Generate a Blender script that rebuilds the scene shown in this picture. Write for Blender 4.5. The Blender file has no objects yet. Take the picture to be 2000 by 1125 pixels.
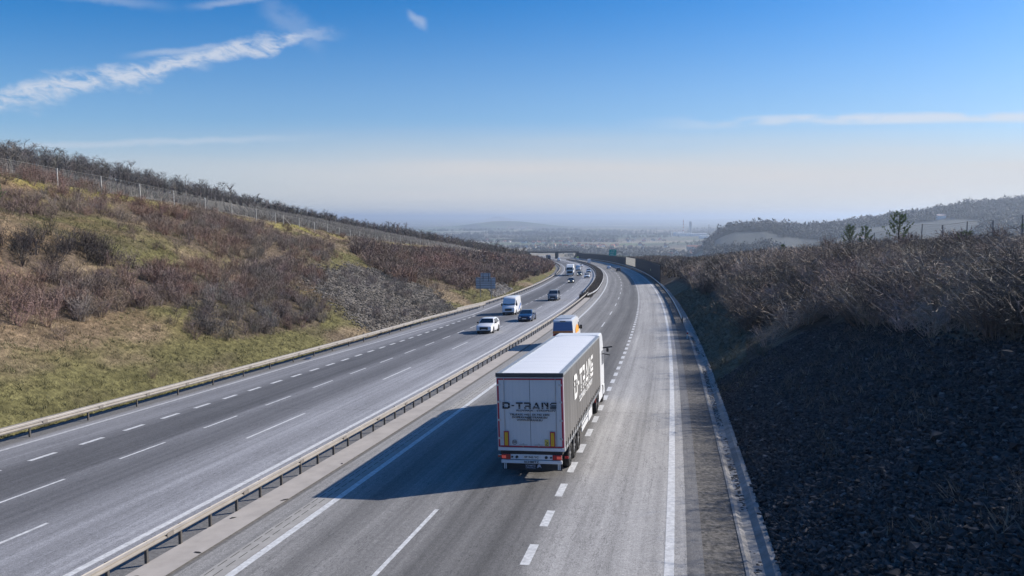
import bpy, math, random
import numpy as np
from mathutils import Matrix, Vector, Euler

# ------------------------------------------------------------------ camera, sky, sun, exposure
SC = bpy.context.scene
COL = SC.collection
PITCH = math.atan((562.5 - 425.0) / 1500.0)
cam_d = bpy.data.cameras.new('camera')
cam_d.sensor_fit = 'HORIZONTAL'; cam_d.sensor_width = 36.0
cam_d.lens = 36.0 * 1500.0 / 2000.0
cam_d.clip_start = 0.2; cam_d.clip_end = 90000.0
cam = bpy.data.objects.new('camera', cam_d); COL.objects.link(cam)
cam.location = (0, 0, 0); cam.rotation_euler = (math.pi / 2 - PITCH, 0, 0)
SC.camera = cam
SC.view_settings.view_transform = 'Standard'; SC.view_settings.look = 'None'
SC.view_settings.exposure = EXPOSURE = 0.46
SC.view_settings.gamma = 1.0; SC.view_settings.use_curve_mapping = False
SUN_AZ = math.radians(71.5); SUN_EL = math.radians(30.5)
sun_d = bpy.data.lights.new('sun', 'SUN'); sun_d.energy = 4.7; sun_d.angle = math.radians(0.5)
sun_d.color = (1.0, 0.93, 0.84)
sun = bpy.data.objects.new('sun', sun_d); COL.objects.link(sun)
sdir = Vector((math.sin(SUN_AZ) * math.cos(SUN_EL), math.cos(SUN_AZ) * math.cos(SUN_EL), math.sin(SUN_EL)))
sun.rotation_euler = sdir.to_track_quat('Z', 'Y').to_euler()
SC.cycles.volume_bounces = 0
SC.cycles.max_bounces = 6


class NT:
    """tiny helper round a node tree"""
    def __init__(s, tree): s.t = tree
    def n(s, typ, **kw):
        nd = s.t.nodes.new(typ)
        for k, v in kw.items(): setattr(nd, k, v)
        return nd
    def put(s, sock, v):
        if v is None: return
        if isinstance(v, bpy.types.NodeSocket): s.t.links.new(v, sock)
        else: sock.default_value = v
    def m(s, op, a, b=None, c=None, clamp=False):
        nd = s.n('ShaderNodeMath', operation=op, use_clamp=clamp)
        s.put(nd.inputs[0], a); s.put(nd.inputs[1], b); s.put(nd.inputs[2], c)
        return nd.outputs[0]
    def mix(s, f, a, b, mode='MIX'):
        nd = s.n('ShaderNodeMix', data_type='RGBA', blend_type=mode)
        s.put(nd.inputs[0], f); s.put(nd.inputs[6], a); s.put(nd.inputs[7], b)
        return nd.outputs[2]
    def noise(s, vec, scale, detail=4, rough=.6, dist=0.0):
        nd = s.n('ShaderNodeTexNoise')
        s.put(nd.inputs['Vector'], vec); nd.inputs['Scale'].default_value = scale
        nd.inputs['Detail'].default_value = detail; nd.inputs['Roughness'].default_value = rough
        nd.inputs['Distortion'].default_value = dist
        return nd.outputs[0]
    def ramp(s, f, stops):
        nd = s.n('ShaderNodeValToRGB'); cr = nd.color_ramp
        while len(cr.elements) < len(stops): cr.elements.new(.5)
        for e, (p, c) in zip(cr.elements, stops):
            e.position = p; e.color = (c, c, c, 1) if isinstance(c, (int, float)) else tuple(c) + (1,)
        s.put(nd.inputs[0], f); return nd.outputs[0]
    def sstep(s, x, a, b):
        nd = s.n('ShaderNodeMapRange', interpolation_type='SMOOTHSTEP')
        s.put(nd.inputs[0], x); nd.inputs[1].default_value = a; nd.inputs[2].default_value = b
        return nd.outputs[0]
    def comb(s, x, y, z):
        nd = s.n('ShaderNodeCombineXYZ'); s.put(nd.inputs[0], x); s.put(nd.inputs[1], y); s.put(nd.inputs[2], z)
        return nd.outputs[0]


def build_world():
    w = bpy.data.worlds.new('World'); SC.world = w; w.use_nodes = True
    t = w.node_tree; t.nodes.clear(); q = NT(t)
    out = q.n('ShaderNodeOutputWorld'); bg = q.n('ShaderNodeBackground')
    t.links.new(bg.outputs[0], out.inputs[0])
    sky = q.n('ShaderNodeTexSky'); sky.sky_type = 'NISHITA'; sky.sun_disc = False
    sky.sun_elevation = SUN_EL; sky.sun_rotation = SUN_AZ
    sky.altitude = 300; sky.air_density = 1.0; sky.dust_density = 1.0; sky.ozone_density = 3.0
    geo = q.n('ShaderNodeTexCoord'); sep = q.n('ShaderNodeSeparateXYZ')
    t.links.new(geo.outputs['Generated'], sep.inputs[0])
    X, Y, Z = sep.outputs
    Yc = q.m('MAXIMUM', Y, 0.05)
    u = q.m('DIVIDE', X, Yc); v = q.m('DIVIDE', Z, Yc)        # direction of the clouds round the compass
    front = q.sstep(Y, 0.06, 0.25)
    # the long torn cirrus streak
    wob = q.noise(q.comb(q.m('MULTIPLY', u, 1.0), q.m('MULTIPLY', v, 1.6), 0.0), 9.0, 5, .6)
    fine = q.noise(q.comb(q.m('ADD', q.m('MULTIPLY', u, 1.0), q.m('MULTIPLY', v, 1.0)), q.m('MULTIPLY', v, 2.2), 3.0), 34.0, 5, .62, .6)
    lin = q.m('ADD', q.m('MULTIPLY', u, 0.205), 0.282)
    dv = q.m('SUBTRACT', q.m('ADD', v, q.m('MULTIPLY', q.m('SUBTRACT', wob, .5), .07)), lin)
    lin2 = q.m('ADD', q.m('MULTIPLY', q.m('ABSOLUTE', q.m('ADD', u, .56)), -.038), .025)
    halfw = q.m('MAXIMUM', lin2, .004)
    rel = q.m('DIVIDE', q.m('ABSOLUTE', dv), halfw)
    band = q.m('SUBTRACT', 1.0, q.sstep(rel, .1, 1.0))
    ends = q.m('MULTIPLY', q.sstep(u, -1.4, -.60), q.m('SUBTRACT', 1.0, q.sstep(u, -.31, -.20)))
    streak = q.m('MULTIPLY', q.m('MULTIPLY', band, ends), q.sstep(fine, .28, .62))
    streak = q.m('MULTIPLY', streak, .74)
    # thin veils lower down
    vw = q.m('ADD', v, q.m('MULTIPLY', q.m('SUBTRACT', q.noise(q.comb(q.m('MULTIPLY', u, .6), q.m('MULTIPLY', v, 4.0), 7.0), 4.0, 4), .5), .02))
    veil = q.noise(q.comb(q.m('MULTIPLY', u, .55), q.m('MULTIPLY', v, 9.0), 1.3), 3.2, 5, .55)
    vmask = q.m('MULTIPLY', q.m('SUBTRACT', 1.0, q.sstep(vw, .055, .130)), q.m('ADD', .74, q.m('MULTIPLY', q.sstep(veil, .35, .7), .26)))
    vmask = q.m('MULTIPLY', vmask, q.m('ADD', .55, q.m('MULTIPLY', q.sstep(u, -.5, .05), .45)))
    # flat bank at right
    b1 = q.m('SUBTRACT', 1.0, q.sstep(q.m('ABSOLUTE', q.m('SUBTRACT', vw, q.m('ADD', .118, q.m('MULTIPLY', u, .018)))), .002, .011))
    b1 = q.m('MULTIPLY', b1, q.m('MULTIPLY', q.sstep(u, .12, .42), q.sstep(q.noise(q.comb(u, q.m('MULTIPLY', v, 3.0), 5.0), 7.0, 3), .36, .52)))
    b1 = q.m('MULTIPLY', b1, .72)
    # small wisp and the two thin ones at the top
    def wisp(u0, v0, sl, hw, hu, st, sc):
        c = q.m('ADD', q.m('MULTIPLY', q.m('SUBTRACT', u, u0), sl), v0)
        n_ = q.noise(q.comb(u, q.m('MULTIPLY', v, 1.5), sc), 30.0, 4, .6)
        a = q.m('SUBTRACT', 1.0, q.sstep(q.m('ABSOLUTE', q.m('SUBTRACT', q.m('ADD', v, q.m('MULTIPLY', q.m('SUBTRACT', n_, .5), hw * 1.6)), c)), 0.0, hw))
        e = q.m('SUBTRACT', 1.0, q.sstep(q.m('ABSOLUTE', q.m('SUBTRACT', u, u0)), hu * .3, hu))
        return q.m('MULTIPLY', q.m('MULTIPLY', a, e), st)
    high = q.m('MULTIPLY', q.m('SUBTRACT', 1.0, q.sstep(v, .03, .30)), q.m('ADD', .40, q.m('MULTIPLY', q.sstep(u, -.4, .6), .16)))
    tot = q.m('MAXIMUM', streak, b1)
    for a in ((-.120, .250, -.5, .010, .016, .34, 1.), (-.33, .275, .12, .008, .10, .30, 2.), (-.56, .281, -.12, .010, .16, .22, 3.),
              (-.41, .212, .09, .007, .10, .35, 4.), (-.5, .095, .03, .007, .3, .30, 5.), (-.28, .245, -.6, .03, .05, .16, 6.)):
        tot = q.m('MAXIMUM', tot, wisp(*a))
    tot = q.m('MULTIPLY', tot, front, clamp=True)
    hs = q.n('ShaderNodeHueSaturation'); hs.inputs['Saturation'].default_value = SKY_SAT; hs.inputs['Value'].default_value = 1.0
    t.links.new(q.mix(1.0, sky.outputs[0], (.76, .85, 1.0, 1), 'MULTIPLY'), hs.inputs['Color'])
    col = q.mix(q.m('MULTIPLY', high, front, clamp=True), hs.outputs[0], THIN)
    col = q.mix(q.m('MULTIPLY', vmask, front, clamp=True), col, CLOUD)
    col = q.mix(tot, col, CLOUD2)
    t.links.new(col, bg.inputs[0]); bg.inputs[1].default_value = SKY_STR
THIN = (3.4, 4.55, 5.9, 1); SKY_SAT = 1.33; SKY_STR = 0.10; CLOUD = (5.0, 4.95, 5.05, 1); CLOUD2 = (5.3, 5.5, 6.0, 1)
build_world()

# ------------------------------------------------------------------ the lie of the land
ROAD_O = (0.229, -0.448, -8.17); PSI0 = math.radians(12.70); RAD = 2450.0; CS = 0.0396
CX = ROAD_O[0] - RAD * math.cos(PSI0); CY = ROAD_O[1] + RAD * math.sin(PSI0)   # centre of the long left-hand bend

def zr(s):
    """height of the road axis along its length"""
    s = np.asarray(s, float); G0, G1, SA, SB = -.0475, -.0385, 60., 220.
    u = np.clip(s - SA, 0, SB - SA)
    z = G0 * np.minimum(s, SB) + (G1 - G0) * u * u / (2 * (SB - SA))
    z = z + np.where(s > SB, G1 * (s - SB), 0)
    return z + ROAD_O[2]

def road(s, t, h=0.0):
    """road coordinates (metres along, metres to the right) -> world"""
    s = np.asarray(s, float); t = np.asarray(t, float)
    a = PSI0 - s / RAD
    x = CX + (RAD + t) * np.cos(a); y = CY - (RAD + t) * np.sin(a)
    return np.stack([x, y, zr(s) + CS * t + h], -1)

def road_inv(x, y):
    dx, dy = np.asarray(x) - CX, np.asarray(y) - CY
    a = np.arctan2(-dy, dx)
    return (PSI0 - a) * RAD, np.hypot(dx, dy) - RAD

def sm(x, a, b):
    u = np.clip((np.asarray(x, float) - a) / (b - a), 0, 1); return u * u * (3 - 2 * u)

def _h(i, j, k=0):
    i = np.asarray(i).astype(np.int64); j = np.asarray(j).astype(np.int64)
    n = (i * 374761393 + j * 668265263 + k * 2147483647) & 0x7fffffff
    n = ((n ^ (n >> 13)) * 1274126177) & 0x7fffffff
    return ((n ^ (n >> 16)) & 0xffff) / 65535.0

def vn(x, y, k=0):
    x = np.asarray(x, float); y = np.asarray(y, float)
    i, j = np.floor(x), np.floor(y); fx, fy = x - i, y - j
    fx = fx * fx * (3 - 2 * fx); fy = fy * fy * (3 - 2 * fy)
    a = _h(i, j, k); b = _h(i + 1, j, k); c = _h(i, j + 1, k); d = _h(i + 1, j + 1, k)
    return (a + (b - a) * fx) * (1 - fy) + (c + (d - c) * fx) * fy

def fbm(x, y, k=0, o=4):
    r = 0; amp = .5; tot = 0
    for q_ in range(o):
        r = r + amp * vn(x, y, k + q_); tot += amp; x = x * 2.03 + 11.3; y = y * 2.03 - 7.1; amp *= .5
    return r / tot

TL, TR = -33.4, 2.25
_S = [-60, 0, 74, 117, 218, 317, 409, 500, 600, 700]
_TC = [-61, -62, -67, -73, -80, -70, -57, -50, -47, -46]
_HC = [18.3, 17.8, 16.7, 16.0, 12.4, 9.0, 5.6, 3.8, 2.6, 2.0]
_W2 = [170, 170, 168, 166, 163, 140, 105, 62, 15, 5]
_SR = [-60, 0, 90, 115, 180, 260, 330, 420, 520, 620]
_HR = [9.3, 9.5, 9.9, 10, 8.3, 5.6, 3.6, 2.6, 2.0, 1.5]

def edge_h(s, t):
    """ground level from road coordinates, near ground only"""
    s = np.asarray(s, float); t = np.asarray(t, float)
    zb = zr(s)
    # left
    zl = zb + CS * -32.5 - .12
    tc = np.interp(s, _S, _TC); hc = np.interp(s, _S, _HC); w2 = np.interp(s, _S, _W2)
    f = np.clip((TL - t) / (TL - tc), 0, 1)
    prof = f + .030 * np.sin(f * 6.283 * 2.0) * sm(f, .1, .4)
    lh = zl + hc * prof
    lh = lh + (fbm(s / 9, t / 6, 3) - .5) * 1.3 * sm(f, .05, .3)
    w = np.clip(tc - t, 0, None)
    lh = lh + np.interp(s, [60, 171, 280, 400, 470], [.18, .182, .205, .168, .17]) * np.minimum(w, w2) - .02 * np.clip(w - w2, 0, 200) - .30 * np.clip(w - w2 - 60, 0, 300)
    lh = lh + (fbm(s / 60, t / 40, 8) - .5) * 3.0 * sm(w, 30, 90)
    # right
    hr = np.interp(s, _SR, _HR)
    g = np.clip(t - TR, 0, None)
    p = np.where(g < 10, .62 * g, 6.2 + .21 * (g - 10)); p = np.minimum(p, 10.2)
    p = p / 10.2 * hr
    rh = zb + CS * TR - .10 + p + (fbm(s / 7, t / 5, 5) - .5) * 1.1 * sm(g, 3, 12)
    rh = rh - .24 * np.clip(t - 32, 0, 400) * sm(t, 31, 44)
    mid = zb + CS * t - .38
    z = np.where(t < TL, lh, np.where(t > TR, rh, mid))
    return z

def ground(x, y):
    x = np.asarray(x, float); y = np.asarray(y, float)
    D = np.hypot(x, y); s, t = road_inv(x, y)
    zn = edge_h(np.clip(s, -60, 2000), t)
    # far country
    v0 = -128 + (fbm(x / 3500 + 5, y / 2600, 21) - .5) * 26 * sm(D, 2500, 9000) + (fbm(x / 700, y / 600, 25) - .5) * 10 * sm(D, 1500, 4000)
    v0 = v0 + 52 * sm(D, 13000, 24000) * (.6 + .7 * fbm(x / 7000, y / 5000, 31))
    u = x / np.maximum(y, 1.0)
    # wooded ridge at right
    crest = np.interp(u, [.22, .262, .29, .33, .375, .413, .467, .507, .567, .62, .667, .8, 1.1],
                      [-.050, -.026, -.0165, -.0120, -.0170, -.0135, -.007, -.001, .0085, .0145, .020, .024, .026])
    yy = np.maximum(y, 1.0)
    zc = crest * 2300 * (1 + .0 * u)
    rr = sm(y, 1150, 2300) - .75 * sm(y, 2350, 4200)
    ridge = (zc + 128) * rr * sm(u, .215, .275) * (y > 0)
    ridge = ridge + (fbm(x / 160, y / 160, 41) - .5) * 16 * sm(ridge, 5, 30)
    # rounded hills far out
    def hill(hx, hy, h, rx, ry):
        return h * np.exp(-((x - hx) / rx) ** 2 - ((y - hy) / ry) ** 2)
    far = v0 + ridge + hill(60, 9500, 62, 520, 500) + hill(-260, 9800, 38, 420, 500)
    far = far + hill(-370, 21000, 105, 330, 700) + hill(-330, 21000, 30, 900, 900)
    # blend near ground down to the plain
    k = sm(s, 640, 1500)
    k = np.maximum(k, sm(-t, 330, 900) * (s > 0))
    k = np.maximum(k, sm(t, 60, 700))
    k = np.where(y < 0, np.maximum(k, sm(-s, 200, 900)), k)
    drop = np.maximum(zn, -220)
    z = drop * (1 - k) + far * k
    return z

# ------------------------------------------------------------------ materials
MATS = {}
def mat(name, col, rough=.7, metal=0.0, var=0.0, vscale=3.0, bump=0.0, bscale=20.0, attr=False, spec=.5, coat=0.0, stretch=None, emit=None):
    if name in MATS: return MATS[name]
    m_ = bpy.data.materials.new(name); m_.use_nodes = True; t = m_.node_tree; t.nodes.clear(); q = NT(t)
    out = q.n('ShaderNodeOutputMaterial'); b = q.n('ShaderNodeBsdfPrincipled'); t.links.new(b.outputs[0], out.inputs[0])
    b.inputs['Roughness'].default_value = rough; b.inputs['Metallic'].default_value = metal
    b.inputs['Specular IOR Level'].default_value = spec; b.inputs['Coat Weight'].default_value = coat
    tc = q.n('ShaderNodeTexCoord'); vec = tc.outputs['Object']
    if stretch:
        mp = q.n('ShaderNodeMapping'); t.links.new(vec, mp.inputs[0]); mp.inputs['Scale'].default_value = stretch; vec = mp.outputs[0]
    c = tuple(col) + (1,) if len(col) == 3 else col
    if attr:
        a = q.n('ShaderNodeAttribute', attribute_name='col'); c = a.outputs['Color']
    if var > 0:
        nz = q.noise(vec, vscale, 5, .6)
        c = q.mix(1.0, c, q.ramp(nz, [(.25, 1 - var), (.75, 1 + var)]), 'MULTIPLY')
    q.put(b.inputs['Base Color'], c)
    if bump > 0:
        bp = q.n('ShaderNodeBump'); bp.inputs['Strength'].default_value = 1.0; bp.inputs['Distance'].default_value = bump
        t.links.new(q.noise(vec, bscale, 4, .65), bp.inputs['Height']); t.links.new(bp.outputs[0], b.inputs['Normal'])
    if emit: b.inputs['Emission Color'].default_value = tuple(emit[:3]) + (1,); b.inputs['Emission Strength'].default_value = emit[3]
    MATS[name] = m_; return m_

def glass_mat(name='vehicle glass', col=(.012, .016, .022)):
    return mat(name, col, .06, 0, spec=.8, coat=.6)

# ------------------------------------------------------------------ mesh helpers
def np_mesh(name, V, Fs, material=None, cols=None, smooth=False, uv=None, angle=None):
    """V (n,3); Fs = list of equal-size face index arrays"""
    me = bpy.data.meshes.new(name)
    V = np.ascontiguousarray(V, dtype=np.float32)
    if not isinstance(Fs, (list, tuple)): Fs = [Fs]
    Fs = [np.asarray(f, dtype=np.int32) for f in Fs if len(f)]
    nl = sum(f.size for f in Fs); nf = sum(len(f) for f in Fs)
    me.vertices.add(len(V)); me.vertices.foreach_set('co', V.ravel())
    me.loops.add(nl); me.loops.foreach_set('vertex_index', np.concatenate([f.ravel() for f in Fs]))
    me.polygons.add(nf)
    tot = np.concatenate([np.full(len(f), f.shape[1], np.int32) for f in Fs])
    st = np.concatenate([[0], np.cumsum(tot)[:-1]]).astype(np.int32)
    me.polygons.foreach_set('loop_start', st); me.polygons.foreach_set('loop_total', tot)
    if cols is not None:
        a = me.attributes.new('col', 'FLOAT_COLOR', 'POINT')
        cc = np.ones((len(V), 4), np.float32); cc[:, :3] = cols; a.data.foreach_set('color', cc.ravel())
    if uv is not None:
        l = me.uv_layers.new(name='UVMap'); idx = np.concatenate([f.ravel() for f in Fs])
        l.data.foreach_set('uv', np.ascontiguousarray(uv[idx], dtype=np.float32).ravel())
    me.update(calc_edges=True)
    me.polygons.foreach_set('use_smooth', np.full(nf, bool(smooth)))
    if smooth and angle: me.set_sharp_from_angle(angle=math.radians(angle))
    if material: me.materials.append(material)
    return me

def link(name, me, parent=None):
    o = bpy.data.objects.new(name, me); COL.objects.link(o)
    if parent is not None: o.parent = parent
    return o

def tag(o, label=None, cat=None, group=None, kind=None):
    if label: o['label'] = label
    if cat: o['category'] = cat
    if group: o['group'] = group
    if kind: o['kind'] = kind
    return o

def thing(name, label, cat, loc=(0, 0, 0), group=None, rot=None):
    o = bpy.data.objects.new(name, None); COL.objects.link(o); o.empty_display_size = .3
    o.location = loc
    if rot is not None: o.rotation_euler = rot
    return tag(o, label, cat, group)

class MB:
    def __init__(s): s.v = []; s.f = []
    def add(s, vs, fs):
        k = len(s.v); s.v += [tuple(map(float, p)) for p in vs]; s.f += [tuple(i + k for i in f) for f in fs]; return s
    def box(s, x0, x1, y0, y1, z0, z1):
        return s.add([(x0, y0, z0), (x1, y0, z0), (x1, y1, z0), (x0, y1, z0), (x0, y0, z1), (x1, y0, z1), (x1, y1, z1), (x0, y1, z1)],
                     [(0, 3, 2, 1), (4, 5, 6, 7), (0, 1, 5, 4), (1, 2, 6, 5), (2, 3, 7, 6), (3, 0, 4, 7)])
    def bar(s, a, b, w, h=None, up=(0, 0, 1)):
        a, b = Vector(a), Vector(b); d = (b - a).normalized(); h = h or w
        u = Vector(up)
        if abs(d.dot(u)) > .95: u = Vector((1, 0, 0))
        r = d.cross(u).normalized() * w / 2; u = r.cross(d).normalized() * h / 2
        vs = [a - r - u, a + r - u, a + r + u, a - r + u, b - r - u, b + r - u, b + r + u, b - r + u]
        return s.add(vs, [(0, 1, 2, 3), (7, 6, 5, 4), (0, 4, 5, 1), (1, 5, 6, 2), (2, 6, 7, 3), (3, 7, 4, 0)])
    def cyl(s, a, b, r0, r1=None, n=12, cap=True):
        a, b = Vector(a), Vector(b); d = (b - a).normalized(); r1 = r0 if r1 is None else r1
        u = Vector((0, 0, 1)) if abs(d.z) < .9 else Vector((1, 0, 0))
        x = d.cross(u).normalized(); y = d.cross(x)
        vs = []
        for c, r in ((a, r0), (b, r1)):
            for i in range(n):
                t = 2 * math.pi * i / n; vs.append(c + x * math.cos(t) * r + y * math.sin(t) * r)
        fs = [(i, (i + 1) % n, n + (i + 1) % n, n + i) for i in range(n)]
        if cap: fs += [tuple(range(n))[::-1], tuple(range(n, 2 * n))]
        return s.add(vs, fs)
    def loft(s, rings, close=True, cap=True):
        n = len(rings[0]); vs = [p for r in rings for p in r]; fs = []
        for k in range(len(rings) - 1):
            for i in range(n if close else n - 1):
                j = (i + 1) % n; fs.append((k * n + i, k * n + j, (k + 1) * n + j, (k + 1) * n + i))
        if cap and close: fs += [tuple(range(n))[::-1], tuple(range((len(rings) - 1) * n, len(rings) * n))]
        return s.add(vs, fs)
    def quad(s, *p): return s.add(p, [tuple(range(len(p)))])
    def slab(s, pts, n, th):
        """flat polygon pts given thickness th against normal n"""
        n = Vector(n).normalized() * th; a = [Vector(p) for p in pts]; k = len(a)
        vs = [p + n for p in a] + a
        return s.add(vs, [tuple(range(k)), tuple(range(k, 2 * k))[::-1]] + [(i, i + k, (i + 1) % k + k, (i + 1) % k) for i in range(k)])
    def build(s, name, m_, parent=None, smooth=False, bevel=0.0, angle=35):
        me = bpy.data.meshes.new(name); me.from_pydata(s.v, [], s.f); me.update()
        me.polygons.foreach_set('use_smooth', np.full(len(me.polygons), bool(smooth)))
        if smooth: me.set_sharp_from_angle(angle=math.radians(angle))
        if m_: me.materials.append(m_)
        o = link(name, me, parent)
        if bevel:
            b = o.modifiers.new('bevel', 'BEVEL'); b.width = bevel; b.segments = 2; b.limit_method = 'ANGLE'; b.harden_normals = False
        return o

def text_mb(txt, size, width=None, th=.004):
    """text as (x,z) polygons standing in the x-z plane facing -y, centred; returns mesh"""
    cu = bpy.data.curves.new('lettering', 'FONT'); cu.body = txt; cu.size = size; cu.align_x = 'CENTER'; cu.align_y = 'CENTER'
    cu.extrude = th; cu.offset = size * .018; cu.resolution_u = 3
    ob = bpy.data.objects.new('lettering', cu); COL.objects.link(ob)
    dg = bpy.context.evaluated_depsgraph_get(); me = bpy.data.meshes.new_from_object(ob.evaluated_get(dg))
    bpy.data.objects.remove(ob)
    n = len(me.vertices); co = np.zeros(n * 3, np.float32); me.vertices.foreach_get('co', co); co = co.reshape(-1, 3)
    if width:
        w = co[:, 0].max() - co[:, 0].min(); co[:, 0] *= width / w
    co = np.stack([co[:, 0], -co[:, 2], co[:, 1]], -1)
    me.vertices.foreach_set('co', np.ascontiguousarray(co, np.float32).ravel()); me.update()
    return me

def place(me, loc, rotz=0.0):
    me.transform(Matrix.Translation(Vector(loc)) @ Matrix.Rotation(rotz, 4, 'Z')); return me

def pip(x, y, poly):
    x = np.asarray(x); y = np.asarray(y); c = np.zeros(x.shape, bool); n = len(poly); j = n - 1
    for i in range(n):
        xi, yi = poly[i]; xj, yj = poly[j]
        c ^= ((yi > y) != (yj > y)) & (x < (xj - xi) * (y - yi) / ((yj - yi) or 1e-9) + xi); j = i
    return c

# patches of the slopes in road coordinates (metres along, metres to the right)
THICKET = {
 'A': [(50, -50.9), (63, -52.5), (61, -49.5), (48, -48.6)],
 'B': [(40, -47.5), (54, -48.6), (63, -48.8), (75, -49.5), (96, -50.9), (104, -48.2), (82, -43.5), (64, -42.6), (54, -42.4), (46, -43), (36, -42.7)],
 'C': [(56, -61), (64, -63.8), (76, -66.7), (87, -67.6), (109, -70.2), (133, -72.2), (110, -64.1), (86, -62.2), (68, -59.8), (54, -57)],
 'D': [(80, -59.5), (104, -65.1), (129, -66.5), (132, -58.9), (115, -52.4), (94, -49.8), (81, -51.3), (75, -53.8)],
 'E': [(60, -41.7), (83, -44.4), (86, -39.9), (76, -36.9), (60, -37.2), (55, -39)],
 'F': [(134, -53), (139, -58), (160, -66), (243, -68), (330, -62), (460, -52), (560, -45), (570, -34.5), (345, -35), (260, -36.5), (194, -37.5), (160, -40), (152, -38.5), (137, -40.5), (126, -44)],
 'G': [(66, -71), (90, -75), (80, -68.4), (56, -65)]}
ROCKL = [(92, -44), (96, -49), (107, -50), (126, -52.6), (135, -49.8), (131, -41), (122, -34.2), (84, -34.0), (88, -38.4)]
ROCKL2 = [(176, -39.5), (205, -41.0), (186, -34.5), (158, -33.9), (160, -35)]
ROCKR = [(-30, 2.3), (50.5, 2.3), (51.7, 4.5), (52.1, 8), (47, 9.6), (41, 10.1), (35, 10.3), (31, 10.6), (27, 11.2), (18, 12.0), (-30, 12.5)]
BANKR = [(48, 2.2), (55, 4.6), (66, 5.6), (95, 5.8), (190, 5.2), (190, 2.2)]

# ------------------------------------------------------------------ ground: one sheet out to the horizon
def build_ground():
    az_in = np.radians(np.concatenate([np.arange(-40, 40.001, .11)]))
    az_out = np.radians(np.concatenate([np.arange(42, 318, 3.0)]))
    az = np.concatenate([az_in, az_out]); na = len(az)
    r = [4.0]
    while r[-1] < 42000:
        k = .0105 if r[-1] < 600 else (.016 if r[-1] < 6000 else .03)
        r.append(r[-1] * (1 + k))
    r = np.array(r); nr = len(r)
    A, Rr_ = np.meshgrid(az, r)
    X = Rr_ * np.sin(A); Y = Rr_ * np.cos(A); Z = ground(X, Y)
    V = np.stack([X, Y, Z], -1).reshape(-1, 3)
    i, j = np.meshgrid(np.arange(nr - 1), np.arange(na), indexing='ij'); j2 = (j + 1) % na
    F = np.stack([i * na + j, i * na + j2, (i + 1) * na + j2, (i + 1) * na + j], -1).reshape(-1, 4)[:, ::-1]
    C0 = len(V); V = np.vstack([V, [[0, 0, float(ground(0.01, 0.01))]]])
    Tn = np.stack([np.full(na, C0), np.arange(na), (np.arange(na) + 1) % na], -1)[:, ::-1]
    # ---- own colours of the ground cover
    x, y = V[:, 0], V[:, 1]; s, t = road_inv(x, y); D = np.hypot(x, y)
    def c(*a): return np.array(a)[None, :]
    def mixc(a, b, f): return a * (1 - f[:, None]) + b * f[:, None]
    straw, olive, rust, litter = c(.235, .180, .115), c(.138, .126, .054), c(.185, .118, .070), c(.092, .070, .054)
    n1 = fbm(s / 11, t / 5, 51); n2 = fbm(s / 4, t / 2.2, 52); n3 = fbm(s / 1.1, t / .8, 53); n4 = fbm(s / 22, t / 7, 57)
    col = mixc(np.repeat(straw, len(V), 0), olive, sm(n1 + .20 * sm(t, -44, -36) * (t < -30) - .12 * sm(-s, -80, -30), .46, .66))
    col = mixc(col, rust, .55 * sm(n4, .52, .70) * sm(-t, 36, 44))
    col = mixc(col, litter, .45 * sm(n2, .55, .75))
    col = col * (.80 + .4 * n3)[:, None]
    for k, P in THICKET.items():
        col = mixc(col, litter * 1.15, .75 * pip(s, t, P).astype(float))
    # vines and wood above the fence
    tc = np.interp(s, _S, _TC); w2 = np.interp(s, _S, _W2); w = tc - t
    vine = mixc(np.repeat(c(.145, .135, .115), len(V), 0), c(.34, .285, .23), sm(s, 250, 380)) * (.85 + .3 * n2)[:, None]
    gr = np.repeat(c(.30, .26, .07), len(V), 0)
    col = mixc(col, gr, .55 * (np.abs(w) < 4.0) * sm(n1, .45, .55))
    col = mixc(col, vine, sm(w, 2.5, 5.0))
    wood = c(.070, .062, .056) * (.8 + .4 * n2)[:, None]
    wl = np.minimum(94 + 0 * s, w2 * .62)
    col = mixc(col, wood, sm(w - wl, -4, 4) * (t < -20))
    # right-hand slope
    rt = (t > TR).astype(float)
    rc = mixc(np.repeat(c(.150, .118, .085), len(V), 0), litter, sm(n2, .4, .6)) * (.8 + .4 * n3)[:, None]
    rc = mixc(rc, c(.25, .20, .14), .6 * sm(t, 22, 27) * sm(n1, .35, .6))
    col = mixc(col, rc, rt)
    col = mixc(col, np.repeat(c(.125, .125, .085), len(V), 0) * (.8 + .4 * n3)[:, None], .9 * pip(s, t, BANKR))
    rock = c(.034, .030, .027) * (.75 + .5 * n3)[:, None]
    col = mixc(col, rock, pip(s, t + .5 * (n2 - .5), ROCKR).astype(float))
    rockl = c(.115, .105, .095) * (.75 + .5 * n3)[:, None]
    col = mixc(col, rockl, (pip(s + 4 * (n2 - .5), t, ROCKL) | pip(s, t, ROCKL2)).astype(float))
    # verges under the rails
    col = mixc(col, np.repeat(c(.15, .145, .135), len(V), 0) * (.8 + .4 * n3)[:, None], ((t > -33.2) & (t < 2.25)).astype(float))
    # the plain: fields, scrub, woods
    far = np.maximum.reduce([sm(D, 900, 1400), sm(t, 70, 200), sm(s, 660, 760)])
    ca, sa = math.cos(.35), math.sin(.35)
    fx = (x * ca + y * sa) ; fy = (-x * sa + y * ca)
    fs = np.interp(D, [1000, 4000, 15000, 40000], [190, 330, 800, 1800])
    fs = 2.0 ** np.round(np.log2(fs / 190) * 1) * 190
    gx = np.floor(fx / (fs * 2.3) + .35 * vn(fx / fs / 3, fy / fs / 3, 61)); gy = np.floor(fy / fs + .5 * vn(fx / fs / 4, fy / fs / 4, 62))
    h1 = _h(gx + 1000, gy + 1000, 3)
    pal = np.array([(.12, .16, .075), (.20, .165, .12), (.13, .15, .08), (.28, .235, .165), (.09, .11, .05), (.16, .135, .10), (.13, .17, .08), (.33, .29, .22)])
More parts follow.
